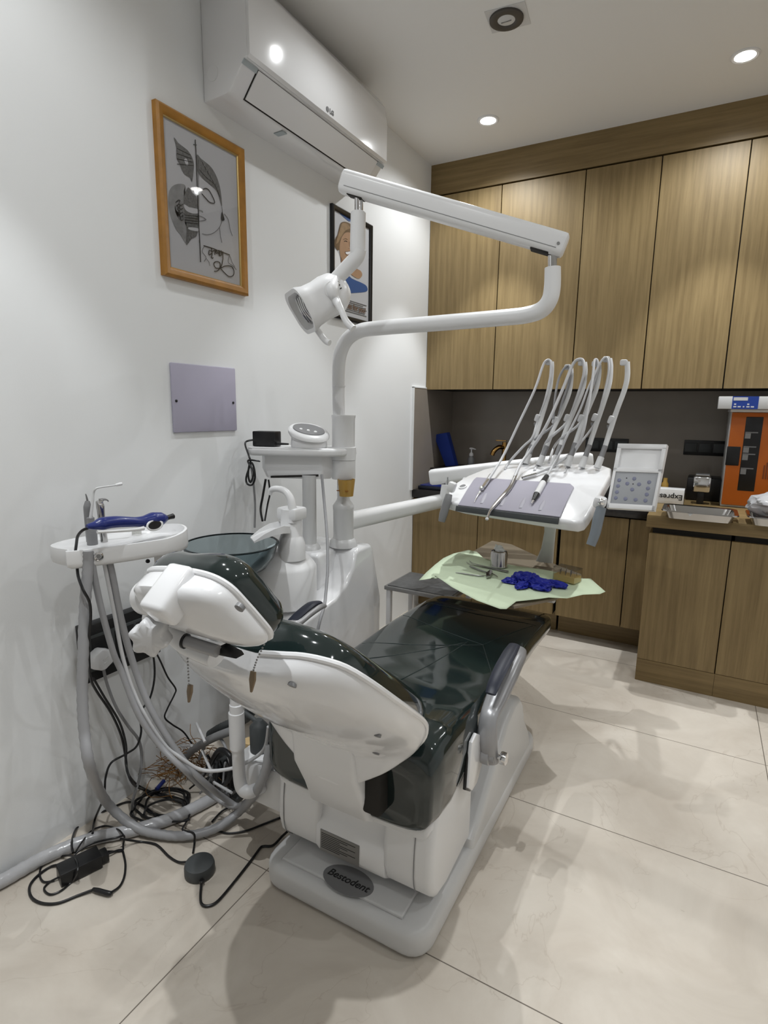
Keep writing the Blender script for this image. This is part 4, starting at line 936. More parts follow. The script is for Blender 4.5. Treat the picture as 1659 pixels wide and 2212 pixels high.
# tray post and lower tray
bm = nb(); pts_ = [(AY(1190, 1118, 2.10), .030), (AY(1188, 1150, 2.13), .026), (AY(1183, 1185, 2.17), .030), (AY(1176, 1214, 2.20), .042)]
secs = []
for p_, w_ in pts_:
    secs.append([p_+Vector((a, b*.4, 0)) for a, b in [(w_*x, w_*y) for x, y in rrect(1.6, 1.2, .5, 4)]])
loft(bm, secs); obj('tray_post', bm, M_GREYW, dt)
ZT_ = .581
bm = nb(); to = [(1030, 1190), (1062, 1172), (1105, 1180), (1205, 1226), (1255, 1245), (1262, 1262), (1200, 1298), (1110, 1316), (1080, 1306), (960, 1250), (965, 1228)]
prism(bm, [AZ(px, py, ZT_) for px, py in to], (0, 0, .010), .003); obj('lower_tray', bm, mat('taupe_tray', (.19, .155, .11), .5), dt)
bm = nb(); q0 = AZ(1172, 1300, .578); cyl(bm, q0+Vector((-.03, .05, -.004)), q0+Vector((.03, .03, .004)), .012); obj('tray_clip', bm, M_GREYW, dt)
# whip arms
hp0 = FL+tu*.30+tv*.335; wd_ = (tb*sin(radians(24))+Vector((0, 0, cos(radians(24))))); wn = tu.cross(wd_).normalized()
def WA(px, py, c=0.0): return AP(px, py, hp0+wn*c, wn)
WARMS = [((1139, 992), (1149, 966), (1161, 930), (1177, 880), (1188, 840), (1192, 800), (1192, 783)),
         ((1168, 996), (1180, 968), (1194, 930), (1213, 890), (1229, 850), (1234, 815), (1233, 793)),
         ((1198, 996), (1209, 966), (1224, 925), (1243, 880), (1259, 840), (1264, 805), (1263, 784)),
         ((1229, 997), (1241, 962), (1254, 925), (1272, 880), (1288, 840), (1294, 805), (1293, 786)),
         ((1260, 999), (1272, 966), (1285, 925), (1304, 870), (1316, 830), (1319, 795), (1317, 776)),
         ((1294, 1000), (1306, 968), (1318, 930), (1333, 885), (1348, 845), (1355, 815), (1355, 783))]
MIDC = [(1161, 903), (1199, 908), (1225, 903), (1255, 904), (1285, 902), (1320, 907)]
for k, W_ in enumerate(WARMS):
    P = [WA(*p) for p in W_]
    bm = nb(); tube(bm, P[1:], [.0095, .0105, .010, .010, .010, .0095], 14, 5, flat=.55, ref=wn); wa = obj('whip_arm', bm, M_GREYW, dt)
    d_ = (P[1]-P[0]).normalized()
    obj('arm_foot', cyl(nb(), P[0]-d_*.02, P[0]+d_*.022, .0125, .0115), M_GREYW, wa); obj('arm_joint', cyl(nb(), P[0]+d_*.02, P[1]+d_*.008, .0095), M_GREY, wa)
    c_ = WA(*MIDC[k], .0); tow = -tu*.014-wn*.0
    obj('hose_clip', box(nb(), c_, (.020, .022, .030), Matrix.Rotation(.3, 3, 'Y'), .006), M_PVC, wa)
    obj('clip_ring', tube(nb(), [c_+Vector((-.004, -.006, -.018)), c_+Vector((-.002, -.004, -.030))], .0085, 12, 1), M_GREY, wa)
    obj('top_clip', box(nb(), P[-1]+Vector((-.012, 0, .0)), (.026, .020, .022), None, .006), M_PVC if k == 5 else M_GREYW, wa)

# ---- handpieces resting on the mat, their hoses over the whip arms
def hose(bm, pts, r=.0052): return tube(bm, pts, r, 10, 5)
def mtp(px, py, c=.012): return TT(px, py, c)
def toward(p, d): return p+(CO-p).normalized()*d
G = 'handpieces on the instrument table'
t = thing('handpiece', mtp(1043, 1055), 'steel contra angle handpiece with burr, hanging over the mat', 'handpiece', G)
bm = nb(); hose(bm, [TT(1091, 1015), toward(TT(1100, 998), .02), toward(WA(1130, 965), .02), toward(WA(1150, 945), .012), WA(1161, 912), toward(WA(1176, 870), .006), toward(WA(1186, 830), .012), toward(WA(1191, 795), .015), toward(WA(1188, 779), .02), toward(WA(1179, 780), .03), toward(WA(1171, 795), .035), toward(WA(1155, 842), .05), toward(WA(1122, 912), .06), mtp(1089, 981, .05), mtp(1067, 1018, .028), mtp(1054, 1037, .018)]); obj('hose', bm, M_HOSEL, t)
bm = nb(); tube(bm, [mtp(1060, 1026, .021), mtp(1052, 1040, .016), mtp(1043, 1053, .016)], [.0065, .008, .0075], 14, 4); obj('body', bm, M_CHROME, t)
bm = nb(); ball(bm, mtp(1040, 1055, .018), (.010, .010, .010)); obj('head', bm, M_CHROME, t)
bm = nb(); tube(bm, [mtp(1037, 1062, .014), mtp(1032, 1070, .010), mtp(1024, 1086, .008)], [.0055, .003, .0012], 10, 3); obj('burr', bm, M_CHROME, t)
t = thing('handpiece', mtp(1070, 1090), 'slim grey handpiece tapering to a bent tip past the mat edge', 'handpiece', G)
bm = nb(); hose(bm, [TT(1155, 1017), toward(TT(1171, 980), .02), toward(WA(1184, 950), .015), WA(1225, 912), toward(WA(1246, 860), .006), toward(WA(1261, 810), .014), toward(WA(1260, 780), .02), toward(WA(1248, 777), .03), toward(WA(1236, 790), .035), toward(WA(1215, 842), .05), toward(WA(1180, 920), .07), mtp(1148, 970, .06), mtp(1126, 1000, .035), mtp(1112, 1030, .02)], .006); obj('hose', bm, M_HOSEL, t)
bm = nb(); tube(bm, [mtp(1116, 1022, .022), mtp(1104, 1050, .012), mtp(1091, 1067, .012), mtp(1070, 1090, .012), mtp(1059, 1104, .014), mtp(1053, 1119, .016)], [.0062, .0075, .0085, .0075, .005, .004], 14, 5); obj('body', bm, M_STEEL, t)
bm = nb(); ball(bm, mtp(1052, 1121, .016), (.0062, .0062, .0055)); obj('head', bm, M_PVC, t)
t = thing('handpiece', mtp(1160, 1060), 'black and white micromotor handpiece lying on the lilac mat', 'handpiece', G)
bm = nb(); hose(bm, [TT(1220, 1022), toward(TT(1233, 992), .02), toward(WA(1252, 960), .012), WA(1286, 912), toward(WA(1305, 850), .006), toward(WA(1315, 800), .014), toward(WA(1312, 774), .02), toward(WA(1302, 776), .03), toward(WA(1290, 797), .035), toward(WA(1272, 835), .045), toward(WA(1253, 885), .055), toward(WA(1224, 944), .055), mtp(1211, 976, .05), mtp(1190, 1013, .025), mtp(1180, 1030, .014)], .0042); obj('hose', bm, M_HOSEL, t)
def seg_(a, b): return [mtp(1181+(1148-1181)*s, 1029+(1088-1029)*s, .014) for s in (a, b)]
bm = nb(); tube(bm, seg_(0, .24), [.009, .0125], 18, 1); obj('rear_sleeve', bm, M_BLACK, t)
bm = nb(); tube(bm, seg_(.24, .66), [.0115, .0110], 18, 1); obj('body', bm, M_WHITE2, t)
bm = nb(); tube(bm, seg_(.66, .88), [.0115, .006], 18, 1); obj('front_sleeve', bm, M_BLACK, t)
bm = nb(); tube(bm, seg_(.86, 1.0), [.0050, .0032], 14, 1); obj('nose', bm, M_CHROME, t)
t = thing('handpiece', mtp(1140, 1030), 'empty grey tubing end with chrome connector lying behind the mat', 'handpiece', G)
bm = nb(); hose(bm, [TT(1186, 1001), toward(TT(1196, 968), .02), toward(WA(1215, 944), .015), WA(1254, 912), toward(WA(1275, 850), .006), toward(WA(1291, 800), .014), toward(WA(1290, 779), .02), toward(WA(1284, 780), .03), toward(WA(1281, 810), .04), toward(WA(1272, 870), .05), toward(WA(1258, 940), .05), mtp(1237, 975, .045), mtp(1200, 1004, .02), mtp(1172, 1017, .012), mtp(1155, 1024, .011)], .0052); obj('hose', bm, M_HOSEL, t)
bm = nb(); tube(bm, [mtp(1158, 1023, .011), mtp(1128, 1032, .010)], .0075, 16, 1); obj('connector', bm, M_CHROME, t)
obj('connector_hole', lathe(nb(), [(.005, 0), (.005, .001)], mtp(1127.5, 1032.1, .010), (mtp(1128, 1032, .010)-mtp(1158, 1023, .011)).normalized(), 14), M_BLACK, t)
t = thing('spare_hose', TT(1128, 1003), 'spare grey hose looped over the second whip arm of the table', 'hose')
bm = nb(); hose(bm, [TT(1128, 1004), toward(TT(1143, 968), .02), toward(WA(1158, 947), .015), WA(1199, 915), toward(WA(1214, 870), .008), toward(WA(1230, 820), .015), toward(WA(1229, 791), .02), toward(WA(1217, 798), .03), toward(WA(1205, 825), .03), toward(WA(1198, 870), .03), toward(WA(1195, 905), .02)], .0048)
obj('hose', bm, M_HOSE, t)

# ================================================================== on the lower tray
from mathutils import noise
def NZ(v, s=1.0): return noise.noise(Vector(v)*s)
ZP = .6000
po = [(905, 1253, .578), (921, 1236, .590), (940, 1220, .600), (958, 1206, .604), (980, 1195, .604), (1012, 1187, .602), (1030, 1192, .6025), (1045, 1205, .600), (1078, 1215, .6), (1120, 1224, .600), (1170, 1230, .600), (1215, 1238, .600), (1247, 1247, .600), (1262, 1252, .601), (1276, 1250, .603), (1290, 1263, .600), (1308, 1277, .592),
      (1296, 1283, .592), (1260, 1285, .596), (1225, 1292, .598), (1185, 1290, .602), (1165, 1294, .602), (1130, 1298, .600), (1115, 1299, .599), (1094, 1315, .592), (1080, 1316, .592), (1060, 1309, .597), (1030, 1298, .597), (1000, 1281, .597), (975, 1268, .595), (956, 1254, .596), (944, 1246, .600), (938, 1244, .600), (930, 1249, .594), (918, 1251, .586)]
OUT = [AZ(x, y, z) for x, y, z in po]
n_ = len(OUT); cen = AZ(1095, 1253, ZP); bm = nb(); rings = []
for k in range(1, 13):
    f = k/12; rg = []
    for i, p in enumerate(OUT):
        q = cen.lerp(p, f); q.z = ZP+(p.z-ZP)*max(0, (f-.6)/.4)**1.5 + .0035*NZ((q.x*16, q.y*16, 1.3))*min(1, f*1.3) + .0015*NZ((q.x*45, q.y*45, 4))
        rg.append(bm.verts.new(q))
    rings.append(rg)
c0_ = bm.verts.new(cen)
for i in range(n_): bm.faces.new((c0_, rings[0][i], rings[0][(i+1) % n_]))
for k in range(11):
    for i in range(n_): bm.faces.new((rings[k][i], rings[k+1][i], rings[k+1][(i+1) % n_], rings[k][(i+1) % n_]))
pa = obj('paper_sheet', bm, M_GREENPAPER, sharp=80)
sm = pa.modifiers.new('thickness', 'SOLIDIFY'); sm.thickness = .0008
tag(pa, 'pale green paper sheet draped over the lower instrument tray', 'paper sheet')
bm = nb()
strip = [(985, 1218), (1003, 1207), (1016, 1206), (1034, 1200), (1042, 1207), (1020, 1214), (1010, 1214), (992, 1222)]
p = AZ(1077, 1223, .6035)
t = thing('cotton_cup', (p.x, p.y, .6035), 'round steel cup full of white cotton on green paper', 'cup')
bm = nb(); lathe(bm, [(.032, 0), (.0335, .003), (.0325, .006), (.0325, .052), (.030, .060), (.024, .063), (.022, .061), (.029, .056), (.0305, .05), (.030, .008), (.001, .006)], (p.x, p.y, .6035), seg=40); obj('cup', bm, M_STEEL, t)
bm = nb()
for a_ in ((0, 0, .060, .017), (-.010, .004, .070, .012), (.010, -.004, .066, .013), (-.012, -.002, .080, .0065), (.002, .003, .076, .010)): ball(bm, (p.x+a_[0], p.y+a_[1], .6035+a_[2]), (a_[3], a_[3]*.9, a_[3]*.75), 14)
for v in bm.verts: v.co += Vector((NZ(v.co, 90), NZ(v.co+Vector((3, 1, 2)), 90), NZ(v.co+Vector((7, 5, 3)), 90)))*.0035
obj('cotton', bm, M_COTTON, t)
def zt(px, py, c=.006): return AZ(px, py, ZP+c)
t = thing('tweezers', zt(1060, 1222), 'dark steel tweezers lying on green paper beside the cup', 'tweezers')
bm = nb(); tube(bm, [zt(1014, 1211, .008), zt(1022, 1217, .010), zt(1050, 1224, .009), zt(1098, 1234, .006)], [.0012, .002, .0035, .0045], 8, 4, flat=.5); obj('arm', bm, M_DULL, t)
bm = nb(); tube(bm, [zt(1007, 1214, .005), zt(1018, 1219, .005), zt(1050, 1226, .004), zt(1098, 1236, .005)], [.0012, .002, .0035, .0045], 8, 4, flat=.5); obj('arm', bm, M_STEEL, t)
t = thing('dental_mirror', zt(1040, 1232), 'mouth mirror with square grey tab lying on green paper', 'dental mirror')
bm = nb(); tube(bm, [zt(1015, 1223), zt(1035, 1231), zt(1050, 1236)], [.003, .0032, .0025], 10, 3); obj('handle', bm, M_DULL, t)
bm = nb(); prism(bm, [zt(*a, .006) for a in [(1050, 1240), (1060, 1233), (1064, 1238), (1059, 1247), (1050, 1249)]], (0, 0, .007), .001); obj('tab', bm, M_STEEL, t)
bm = nb(); tube(bm, [zt(1062, 1238), zt(1070, 1242), zt(1075, 1246)], [.002, .0015, .0012], 8, 3); obj('tip', bm, M_STEEL, t)
t = thing('dental_probe', zt(1010, 1240), 'thin dental probe lying nearest the left edge of green paper', 'dental probe')
bm = nb(); tube(bm, [zt(984, 1237, .004), zt(1000, 1239, .004), zt(1035, 1244, .004), zt(1046, 1244, .004)], [.0012, .0024, .0026, .0016], 10, 4); obj('handle', bm, M_DULL, t)
bm = nb(); tube(bm, [zt(1046, 1244, .004), zt(1054, 1243, .006), zt(1058, 1247, .004)], [.0014, .0010, .0007], 8, 3); obj('hook', bm, M_STEEL, t)
# crumpled glove: a folded sheet of rubber, gathered in two lobes with a hanging cuff
t_c = AZ(1158, 1262, .600)
bm = nb()
def crump(bm, c, r, rz, seed):
    res = bmesh.ops.create_icosphere(bm, subdivisions=5, radius=1.0)
    M_ = Matrix.Rotation(rz, 3, 'Z')
    for v in res['verts']:
        d_ = v.co.copy()
        k_ = 1+.34*NZ(d_+Vector((seed, 0, 0)), 1.5)+.15*(1-abs(NZ(d_+Vector((0, seed, 0)), 2.6))*3)-.04
        q = Vector((d_.x*r[0]*k_, d_.y*r[1]*k_, d_.z*r[2]*k_))
        q = M_ @ q
        v.co = Vector((c[0]+q.x, c[1]+q.y, max(.6035, c[2]+q.z)))
a_ = AZ(1128, 1250, .612); crump(bm, (a_.x, a_.y, .612), (.042, .034, .026), -.3, 1.7)
a_ = AZ(1165, 1262, .612); crump(bm, (a_.x, a_.y, .610), (.046, .036, .022), -.5, 5.1)
a_ = AZ(1200, 1262, .610); crump(bm, (a_.x, a_.y, .608), (.046, .020, .015), -.25, 9.4)
a_ = AZ(1104, 1254, .610); crump(bm, (a_.x, a_.y, .608), (.026, .018, .012), .2, 3.3)
a_ = AZ(1130, 1265, .606); crump(bm, (a_.x, a_.y, .608), (.020, .040, .013), -.15, 7.3)
a_ = AZ(1146, 1256, .612); crump(bm, (a_.x, a_.y, .612), (.036, .030, .026), .6, 2.2)
go = obj('rubber_glove', bm, M_GLOVE, sharp=25)
tag(go, 'crumpled bright blue rubber glove on the green paper', 'glove')
p = AZ(1225, 1254, .603)
t = thing('bur_box', (p.x, p.y, .603), 'clear lidded box of burs in a cream block on green paper', 'bur box')
Rb = Matrix.Rotation(-.30, 3, 'Z')
obj('block', box(nb(), (p.x, p.y, .6145), (.080, .052, .022), Rb, .002), M_BURBOX, t)
def hollow(bm, c, s, th, R_, bottom=False):
    sx, sy, sz = s
    for off, sz_ in (((sx/2-th/2, 0, 0), (th, sy, sz)), ((-sx/2+th/2, 0, 0), (th, sy, sz)), ((0, sy/2-th/2, 0), (sx-2*th, th, sz)), ((0, -sy/2+th/2, 0), (sx-2*th, th, sz)), ((0, 0, sz/2), (sx, sy, th))):
        box(bm, Vector(c)+R_ @ Vector(off), sz_, R_)
bm = nb(); hollow(bm, (p.x, p.y, .628), (.084, .056, .048), .0015, Rb); obj('clear_lid', bm, M_CLEAR, t)
for k in range(7):
    q = Rb @ Vector((-.030+.010*k, .012*(-1)**k-.004, 0)); obj('bur', cyl(nb(), (p.x+q.x, p.y+q.y, .620), (p.x+q.x, p.y+q.y, .640+.004*(k % 3)), .0011, .0011, 8), M_DULL, t)

# ================================================================== assistant console at the left
def cz(px, py, z): return AZ(px, py, z)
con = thing('assistant_console', (-1.25, .93, .40), 'white assistant console with suction hoses beside the headrest', 'assistant console')
co = [(-1.272, .762), (-1.262, .752), (-1.245, .760), (-1.195, .875), (-1.168, .965), (-1.165, 1.010), (-1.185, 1.045), (-1.235, 1.060), (-1.290, 1.030), (-1.345, .94), (-1.372, .84), (-1.355, .775), (-1.32, .758)]
def cs_(sc, z, lift=0): return [Vector((-1.262+(x+1.262)*sc, .90+(y-.90)*sc, z+lift*max(0, (y-.97)/.07))) for x, y in [(p.x, p.y) for p in smooth([Vector((a, b, 0)) for a, b in co], 3, True)]]
bm = nb(); loft(bm, [cs_(.93, .821), cs_(.985, .826), cs_(1.0, .834), cs_(1.0, .858, .006), cs_(.99, .864, .012), cs_(.95, .865, .012), cs_(.90, .860, .004), cs_(.86, .856)]); ct_ = obj('console_tray', bm, M_WHITE2, con, sharp=55)
bm = nb(); q = AX(217, 1195, -1.235)
fa, fb = Vector((-1.245, .760, 0)), Vector((-1.195, .875, 0)); fn = Vector(((fb-fa).y, -(fb-fa).x, 0)).normalized()
qq = fa.lerp(fb, .42)+Vector((0, 0, .845))
obj('lock_ring', lathe(nb(), [(.0105, -.004), (.0105, .004), (.0075, .006), (.0065, .003)], qq, fn, 24), M_CHROME, ct_); obj('lock_core', lathe(nb(), [(.0055, 0), (.005, .005)], qq, fn, 18), M_DULL, ct_)
bm = nb(); prism(bm, [(-1.232, .97, .70), (-1.205, .995, .70), (-1.232, 1.03, .70), (-1.26, 1.003, .70)], (0, 0, .135), .006); obj('console_post', bm, M_GREYW, con)
bm = nb(); tube(bm, [Vector((-1.232, 1.0, .72)), Vector((-1.25, 1.12, .70)), Vector((-1.25, 1.30, .66)), Vector((-1.22, 1.42, .64))], .022, 14, 4); obj('console_arm', bm, M_GREYW, con)
obj('post_screw', lathe(nb(), [(.006, 0), (.005, .004)], AY(319, 1212, .985), (1, -.3, 0), 12), M_BLACK, con)
# hanging hoses (parts of the console)
def H(pts, r, m_, name='suction_hose', ribs=False):
    bm = nb(); P = smooth(pts, 8)
    if ribs:
        R_ = [r*(1+.05*(1 if k % 2 else -1)) for k in range(len(P))]; tube(bm, P, R_, 14, 1)
    else: tube(bm, P, r, 12, 1)
    obj(name, bm, m_, con)
XH = -1.235
H([AX(190, 1190, XH), AX(190, 1230, XH), AX(184, 1300, XH), AX(180, 1400, XH), AX(178, 1500, XH), AX(182, 1580, XH+.01), AX(197, 1665, XH+.03), AZ(232, 1735, .10), AZ(290, 1785, .030), AZ(345, 1802, .018), AZ(405, 1805, .018), AZ(468, 1788, .022), AZ(520, 1750, .05), AY(553, 1710, 1.0), AY(575, 1660, 1.0), AY(583, 1610, 1.02)], .0125, M_HOSE, 'suction_hose', True)
H([AX(196, 1190, XH), AX(203, 1240, XH), AX(220, 1320, XH), AX(245, 1410, XH), AX(262, 1450, XH), AX(300, 1545, XH+.03), AX(345, 1610, XH+.07), AX(400, 1665, -1.1), AZ(450, 1712, .10), AZ(500, 1742, .06), AZ(530, 1735, .07), AY(560, 1690, 1.02), AY(580, 1640, 1.03)], .0075, M_HOSE)
H([AX(221, 1195, XH), AX(232, 1250, XH), AX(248, 1330, XH), AX(268, 1430, XH), AX(300, 1520, XH+.02), AX(350, 1600, XH+.06), AX(395, 1640, -1.12), AX(440, 1664, -1.08), AX(500, 1660, -1.02), AX(545, 1640, -.97), AX(572, 1615, -.93), AX(580, 1570, -.91)], .0048, M_HOSEL, 'syringe_hose')
H([AX(232, 1195, XH), AX(244, 1250, XH), AX(262, 1340, XH), AX(290, 1440, XH), AX(325, 1530, XH+.03), AX(380, 1620, XH+.09), AX(430, 1680, -1.09), AZ(490, 1728, .085), AZ(520, 1740, .07), AY(560, 1700, 1.03), AY(585, 1650, 1.04)], .0085, M_HOSE)
# instruments standing in the console rim
p = AX(195, 1150, -1.30)
t = thing('saliva_ejector', (p.x, p.y, .850), 'bent white tipped saliva ejector standing in a grey holder', 'saliva ejector')
zb = .852
h_ = AX(197, 1140, -1.30)
bm = nb(); lathe(bm, [(.0125, 0), (.0125, .045), (.009, .058), (.009, .072), (.008, .073)], (h_.x, h_.y, zb), seg=24); obj('holder', bm, M_GREY, t)
bm = nb(); tube(bm, [Vector((h_.x, h_.y, zb+.07)), AX(200, 1085, -1.30), AX(202, 1066, -1.30), AX(206, 1057, -1.295), AX(216, 1053, -1.29), AX(252, 1048, -1.27)], [.0042, .0032, .0026, .0026, .0022, .0018], 10, 5); obj('tube', bm, M_GREYW, t)
bm = nb(); tube(bm, [AX(250, 1048, -1.271), AX(258, 1046, -1.267), AX(264, 1045, -1.264)], [.0034, .0042, .0038], 10, 3); obj('tip', bm, M_WHITE2, t)
t = thing('suction_tip', AX(190, 1100, -1.34), 'short grey suction handle with thin tip behind saliva ejector', 'suction handle')
a_ = AX(190, 1100, -1.335)
bm = nb(); tube(bm, [Vector((a_.x, a_.y, .852)), AX(190, 1106, -1.335), AX(189, 1094, -1.335), AX(189, 1082, -1.335)], [.010, .010, .0095, .005], 14, 4); obj('body', bm, M_GREY, t)
bm = nb(); tube(bm, [AX(189, 1083, -1.335), AX(187, 1074, -1.335), AX(185, 1067, -1.335)], [.003, .002, .0012], 8, 3); obj('tip', bm, M_DULL, t)
t = thing('air_water_syringe', AX(220, 1120, -1.30), 'steel three way syringe with round button standing in console', 'syringe')
s_ = AX(220, 1100, -1.30)
bm = nb(); tube(bm, [Vector((s_.x, s_.y, .855)), AX(219, 1115, -1.30), AX(217, 1095, -1.30), AX(214, 1082, -1.30)], [.0085, .0085, .0095, .008], 16, 4); obj('handle', bm, M_STEEL, t)
bm = nb(); lathe(bm, [(.0065, 0), (.007, .006), (.003, .008)], AX(218, 1084, -1.292), (.6, -.8, 0), 18); obj('button', bm, M_CHROME, t)
bm = nb(); tube(bm, [AX(215, 1082, -1.30), AX(224, 1079, -1.295), AX(231, 1080, -1.29), AX(234, 1083, -1.29)], [.006, .003, .002, .0016], 10, 4); obj('nozzle', bm, M_DULL, t)
# blue hand device lying across the tray
bl = thing('curing_light', AX(270, 1140, -1.215), 'long blue hand device with white stripe lying on console tray', 'curing light')
XB = -1.212
dp = [AX(188, 1141, XB+.0), AX(205, 1139, XB), AX(220, 1135, XB), AX(250, 1131, XB), AX(290, 1131, XB), AX(310, 1130, XB), AX(330, 1126, XB), AX(348, 1124, XB), AX(360, 1122, XB)]
bm = nb(); tube(bm, [q+Vector((0, 0, .004)) for q in dp], [.005, .010, .0155, .0145, .0125, .0145, .0195, .0175, .007], 20, 5); obj('body', bm, M_BLUE, bl)
bm = nb(); tube(bm, [AX(360, 1119, XB), AX(366, 1117, XB), AX(374, 1115, XB)], [.007, .0065, .0075], 14, 3); obj('tip', bm, M_BLACK, bl)
tow = (CO-dp[4]).normalized()
st = [AX(211, 1149, XB), AX(250, 1147, XB), AX(290, 1144, XB), AX(310, 1141, XB)]
bm = nb(); tube(bm, [q+tow*.0165 for q in st], [.0035, .0038, .0042, .0055], 10, 4); 
oc = AX(334, 1134, XB); ou = (AX(356, 1128, XB)-AX(312, 1140, XB)).normalized(); ov = tow.cross(ou).normalized()
def oval(a, b, c): return [oc+tow*c+ou*a*cos(2*pi*k/32)+ov*b*sin(2*pi*k/32) for k in range(32)]
loft(bm, [oval(.026, .0155, .010), oval(.0255, .015, .0235), oval(.0225, .0125, .026), oval(.020, .0105, .0255)]); obj('white_trim', bm, M_WHITE2, bl)
obj('screen', loft(nb(), [oval(.0205, .011, .0245), oval(.018, .0092, .0275)]), M_BLACK, bl)
bm = nb(); tube(bm, [AX(190, 1141, XB), AX(178, 1146, XB-.01), AX(168, 1158, XB-.03), AX(165, 1175, XB-.05), AX(163, 1195, XB-.06), AX(166, 1215, XB-.055), AX(169, 1245, XB-.03), AX(180, 1275, XB), AX(193, 1300, XB), AX(196, 1330, XB), AX(193, 1370, XB-.01), AX(192, 1420, XB-.03), AX(196, 1465, XB-.06), AX(208, 1492, XB-.09), AX(240, 1540, XB-.12), AX(262, 1590, XB-.14), AX(272, 1640, XB-.15), AX(276, 1670, XB-.16), AZ(296, 1695, .02), AZ(330, 1712, .008), AZ(380, 1730, .008), AZ(420, 1745, .008)], .0034, 8, 5); obj('cable', bm, M_BLACK, bl)
p = AX(293, 1116, -1.30)
t = tag(obj('clear_dish', lathe(nb(), [(.0125, 0), (.0125, .012), (.0150, .012), (.0150, .017), (.0138, .017), (.0138, .014), (.0112, .012), (.0112, .001)], (p.x, p.y, .857), seg=28, closed=True), M_CLEAR), 'small clear round dish standing behind the blue hand device', 'dish')

# ================================================================== napkin chains
def chain(pts, r=.0016):
    bm = nb(); P = smooth(pts, 10); acc = 0; last = P[0]; 
    for a_, b_ in zip(P[:-1], P[1:]):
        l_ = (b_-a_).length; d_ = 0
        while acc+l_-d_ >= .0052:
            d_ += .0052-acc; acc = 0; ball(bm, a_.lerp(b_, d_/l_), r, 8)
        acc += l_-d_
    return bm
M_CLIP = mat('worn_brass', (.20, .15, .10), .5, metal=.6)
t = thing('napkin_chain', AY(560, 1400, .60), 'beaded napkin chain with two clips hanging behind the headrest', 'napkin chain')
ch1 = [AY(577, 1378, .61), AY(566, 1402, .60), AY(555, 1425, .585), AY(547, 1450, .565)]
ch2 = [AY(404, 1402, .56), AY(406, 1440, .56), AY(408, 1478, .56)]
obj('beads', chain(ch1), M_DULL, t); obj('beads', chain(ch2), M_DULL, t)
for a_, b_, y_ in (((545, 1452), (541, 1496), .56), ((409, 1480), (406, 1518), .56)):
    bm = nb(); A1, B1 = AY(*a_, y_), AY(*b_, y_); s2 = Vector((1, 0, 0))*.0045; prism(bm, [A1-s2, A1+s2, A1.lerp(B1, .4)+s2*1.2, B1+s2*.3, B1-s2*.3, A1.lerp(B1, .4)-s2*1.2], (0, .004, 0), .001); obj('clip', bm, M_CLIP, t)

# ================================================================== stool behind the chair
t = thing('step_stool', (-.98, 2.2, 0), 'low grey metal step stool between spittoon unit and base cabinets', 'stool')
st_ = [AZ(835, 1263, .45), AZ(972, 1290, .45), AZ(1000, 1262, .45), AZ(890, 1234, .45)]
x0_, x1_, y0_, y1_ = -1.175, -.845, 2.125, 2.385
bm = nb(); bb(bm, x0_, x1_, y0_, y1_, .402, .420, .003); obj('seat', bm, M_DULL, t)
obj('seat_pad', bb(nb(), x0_+.012, x1_-.012, y0_+.012, y1_-.012, .419, .423, .001), mat('scuffed_grey_top', (.10, .10, .10), .45, var=.5, vscale=40), t)
for xx, yy in ((x0_+.018, y0_+.018), (x1_-.018, y0_+.018), (x0_+.018, y1_-.018), (x1_-.018, y1_-.018)):
    obj('leg', bb(nb(), xx-.011, xx+.011, yy-.011, yy+.011, 0, .404, .003), M_PVC, t)
obj('stretcher', bb(nb(), x0_+.02, x1_-.02, y0_+.012, y0_+.024, .14, .16, .002), M_PVC, t)

# ================================================================== floor: conduit, cables, adapter, pedal, pipe and tangle
bm = nb(); P_ = smooth([AZ(-70, 1935, .017), AZ(0, 1905, .017), AZ(100, 1850, .017), AZ(200, 1812, .017), AZ(290, 1793, .017), AZ(370, 1768, .016), AZ(440, 1735, .016), AZ(500, 1700, .016), AZ(560, 1660, .016)], 10)
tube(bm, P_, [.0175*(1+.07*NZ((k*.9, 2, 1))) for k in range(len(P_))], 12, 1)
tag(obj('wrapped_pipe', bm, M_PLASTICWRAP), 'shiny grey plastic wrapped pipe lying along the foot of white wall', 'pipe')
pv_ = .985
t = thing('drain_pipe', AY(512, 1720, pv_), 'white plastic drain pipe with elbow standing behind the backrest', 'pipe')
P_ = [AY(509, 1480, pv_), AY(511, 1550, pv_), AY(515, 1640, pv_), AY(518, 1685, pv_), AY(524, 1704, pv_), AY(538, 1711, pv_), AY(565, 1700, 1.03)]
bm = nb(); tube(bm, P_, [.0155, .0155, .0160, .0165, .0165, .0165, .0165], 24, 6); obj('pipe', bm, M_PVC, t)
for py, r_ in ((1521, .0142+.0035), (1538, .0142+.0058)):
    q = AY(510.5, py, pv_); obj('collar', lathe(nb(), [(r_, -.10 if py > 1530 else -.03), (r_, 0), (r_-.002, .002)], q, (0, 0, 1), 28), M_PVC, t)
